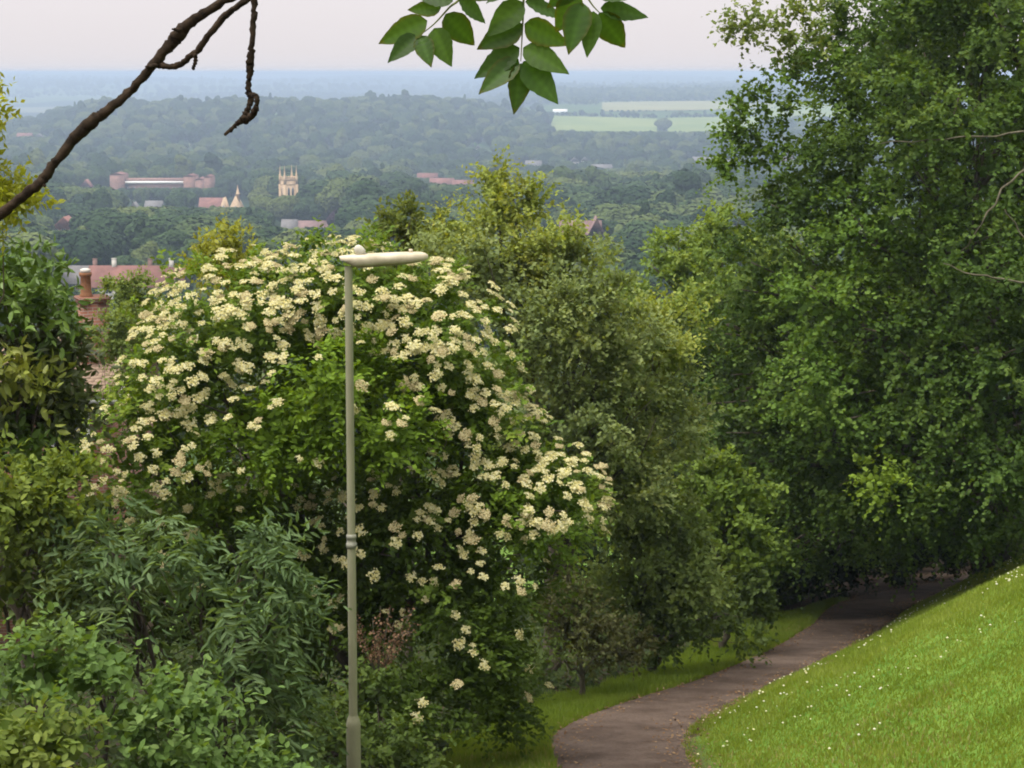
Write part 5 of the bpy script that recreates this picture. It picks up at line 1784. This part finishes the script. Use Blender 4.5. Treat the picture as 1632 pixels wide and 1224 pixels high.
# open ground between woods on the right and far plain
open_r = (Yt > 2620) & (Yt < 3650) & (vnoise(X / 160.0, Yt / 130.0, 61) < 0.45)
open_f = (Yt > 4400) & (vnoise(X / 420.0, Yt / 260.0, 62) < 0.42)
open_r[-n_hedge:] = False
keep &= ~(open_r | open_f)
X, Yt, Sc = X[keep], Yt[keep], Sc[keep]
kind = rng.choice(8, len(X), p=[.18, .18, .17, .17, .16, .05, .05, .04])
Zt = far_h(X, Yt) - 0.3
PXt, _ = to_px(X, Yt, Zt)
top = Zt + np.array(TOPH)[kind] * Sc
_, PYt = to_px(X, Yt, top)
hw = 4.5 * Sc / Yt * F_PX
for (a, b, rowmax, Yb) in VIS:
    inl = (PXt + hw > a) & (PXt - hw < b) & (Yt < Yb + 12) & (Yt > Yb * 0.3)
    if inl.any():
        # height that keeps the top below that row
        allow = np.array([P(0, rowmax + 1.0, y)[2] for y in Yt[inl]]) - Zt[inl]
        lim = allow / np.array(TOPH)[kind[inl]]
        Sc[inl] = np.minimum(Sc[inl], lim)
ok = Sc > 0.28
X, Yt, Sc, kind, Zt = X[ok], Yt[ok], Sc[ok], kind[ok], Zt[ok]
top = Zt + np.array(TOPH)[kind] * Sc
PXt, PYt = to_px(X, Yt, top)
# the nearest ones that stand clear of the plants in front are single trees
sil_x = [0, 120, 200, 300, 420, 600, 720, 800, 900, 1000, 1100, 1200, 1300]
sil_y = [400, 425, 455, 430, 385, 330, 330, 290, 350, 400, 350, 320, 250]
front = (PYt < np.interp(PXt, sil_x, sil_y)) & (PXt > -20) & (PXt < 1240)
idx = np.where(front)[0]
idx = idx[np.argsort(Yt[idx] / Sc[idx])][:300]
single = np.zeros(len(X), bool)
single[idx] = True
NAMES = ['broadleaf_tree'] * 5 + ['tall_tree'] * 2 + ['conifer_tree']
MARKS = [('the long brick school', 258, 1150), ('the church tower', 461, 950), ('the stone hall with gables', 352, 1040), ('the red tiled terrace', 200, 405), ('the lone red hipped roof', 106, 650), ('the white cottage below the church', 470, 760), ('the copper beech', 545, 700), ('the pinkish brick terrace', 715, 1270), ('the hamlet below the fields', 925, 1660), ('the broad purple brown roof', 930, 520), ('the green valley field', 960, 2400), ('the long pinkish terrace by the maple', 1130, 1690), ('the pink house on the wooded slope', 50, 2050)]
ADJ = ['round crowned green tree'] * 5 + ['tall narrow green tree'] * 2 + ['dark pointed conifer']


def tree_label(i, k, s):
    best, bn, by = 1e9, '', 0
    for nm, px, Y in MARKS:
        d = math.hypot(X[i] - (px - 816) / F_PX * Y, (Yt[i] - Y) * 0.8)
        if d < best:
            best, bn, by = d, nm, Y
    rel = 'beyond' if Yt[i] > by + 30 else ('in front of' if Yt[i] < by - 30 else 'beside')
    sz = '' if k > 4 else ('big ' if s > 1.35 else ('small ' if s < 0.7 else ''))
    return sz + ADJ[k] + ' in the valley ' + rel + ' ' + bn


for i in idx:
    k = int(kind[i])
    o = bpy.data.objects.new(NAMES[k], TM[k])
    o.location = (float(X[i]), float(Yt[i]), float(Zt[i]))
    o.rotation_euler = (0, 0, float(rng.uniform(0, 6.28)))
    s = float(Sc[i])
    w = s * float(rng.uniform(0.95, 1.3))
    o.scale = (w, w, s)
    lb_ = tree_label(i, k, s)
    tag(link(o), lb_, 'tree', lb_.replace('tree', 'trees', 1).replace('conifer', 'conifers', 1))
for (px, py, Y, s, lab) in ((545, 333, 700, 1.0, 'rounded dark purple copper beech right of the church tower'),):
    p = P(px, py, Y)
    o = bpy.data.objects.new('copper_beech', COPPER)
    o.location = (p[0], Y, p[2] - 10.9 * s)
    o.scale = (s, s, s)
    tag(link(o), lab, 'tree')

# all the woods behind: one wood, its trees set by geometry nodes
Xw, Yw, Zw, Sw, Kw = X[~single], Yt[~single], Zt[~single], Sc[~single], kind[~single]
me = bpy.data.meshes.new('valley_wood')
me.vertices.add(len(Xw))
me.vertices.foreach_set('co', np.stack([Xw, Yw, Zw], 1).astype(np.float32).ravel())
a = me.attributes.new('size', 'FLOAT', 'POINT')
a.data.foreach_set('value', Sw.astype(np.float32))
a = me.attributes.new('sort', 'INT', 'POINT')
a.data.foreach_set('value', Kw.astype(np.int32))
a = me.attributes.new('turn', 'FLOAT', 'POINT')
a.data.foreach_set('value', rng.uniform(0, 6.28, len(Xw)).astype(np.float32))
wood = obj('valley_wood', me)
tag(wood, 'blue green woods covering the far side of the valley', 'woods', kind='stuff')
src = bpy.data.collections.new('wood_sources')
for k in range(8):
    o = bpy.data.objects.new('wood_source_%d' % k, TM[k])
    src.objects.link(o)
ng = bpy.data.node_groups.new('wood', 'GeometryNodeTree')
ng.interface.new_socket('Geometry', in_out='INPUT', socket_type='NodeSocketGeometry')
ng.interface.new_socket('Geometry', in_out='OUTPUT', socket_type='NodeSocketGeometry')
gi, go = ng.nodes.new('NodeGroupInput'), ng.nodes.new('NodeGroupOutput')
iop = ng.nodes.new('GeometryNodeInstanceOnPoints')
ci = ng.nodes.new('GeometryNodeCollectionInfo')
ci.inputs['Collection'].default_value = src
ci.inputs['Separate Children'].default_value = True
ci.inputs['Reset Children'].default_value = True


def attr(name, typ):
    n = ng.nodes.new('GeometryNodeInputNamedAttribute')
    n.data_type = typ
    n.inputs['Name'].default_value = name
    return n.outputs['Attribute']


iop.inputs['Pick Instance'].default_value = True
ng.links.new(gi.outputs[0], iop.inputs['Points'])
ng.links.new(ci.outputs[0], iop.inputs['Instance'])
ng.links.new(attr('sort', 'INT'), iop.inputs['Instance Index'])
cx = ng.nodes.new('ShaderNodeCombineXYZ')
ng.links.new(attr('turn', 'FLOAT'), cx.inputs['Z'])
ng.links.new(cx.outputs[0], iop.inputs['Rotation'])
ng.links.new(attr('size', 'FLOAT'), iop.inputs['Scale'])
ng.links.new(iop.outputs[0], go.inputs[0])
md = wood.modifiers.new('wood', 'NODES')
md.node_group = ng
print('leaf triangles', COUNT[0], 'valley trees', len(X))

# ================================================================== HAZE
hm = MB().box((-11000, -60, -135), (11000, 15600, 3.6)).obj('haze', None)
hm.data.materials.clear()
m, n, l, out = new_mat('haze')
pv = n.new('ShaderNodeVolumePrincipled')
pv.inputs['Color'].default_value = (0.50, 0.625, 0.84, 1)
pv.inputs['Density'].default_value = 0.00029
pv.inputs['Anisotropy'].default_value = 0.1
l.new(pv.outputs[0], out.inputs['Volume'])
hm.data.materials.append(m)
tag(hm, kind='stuff')
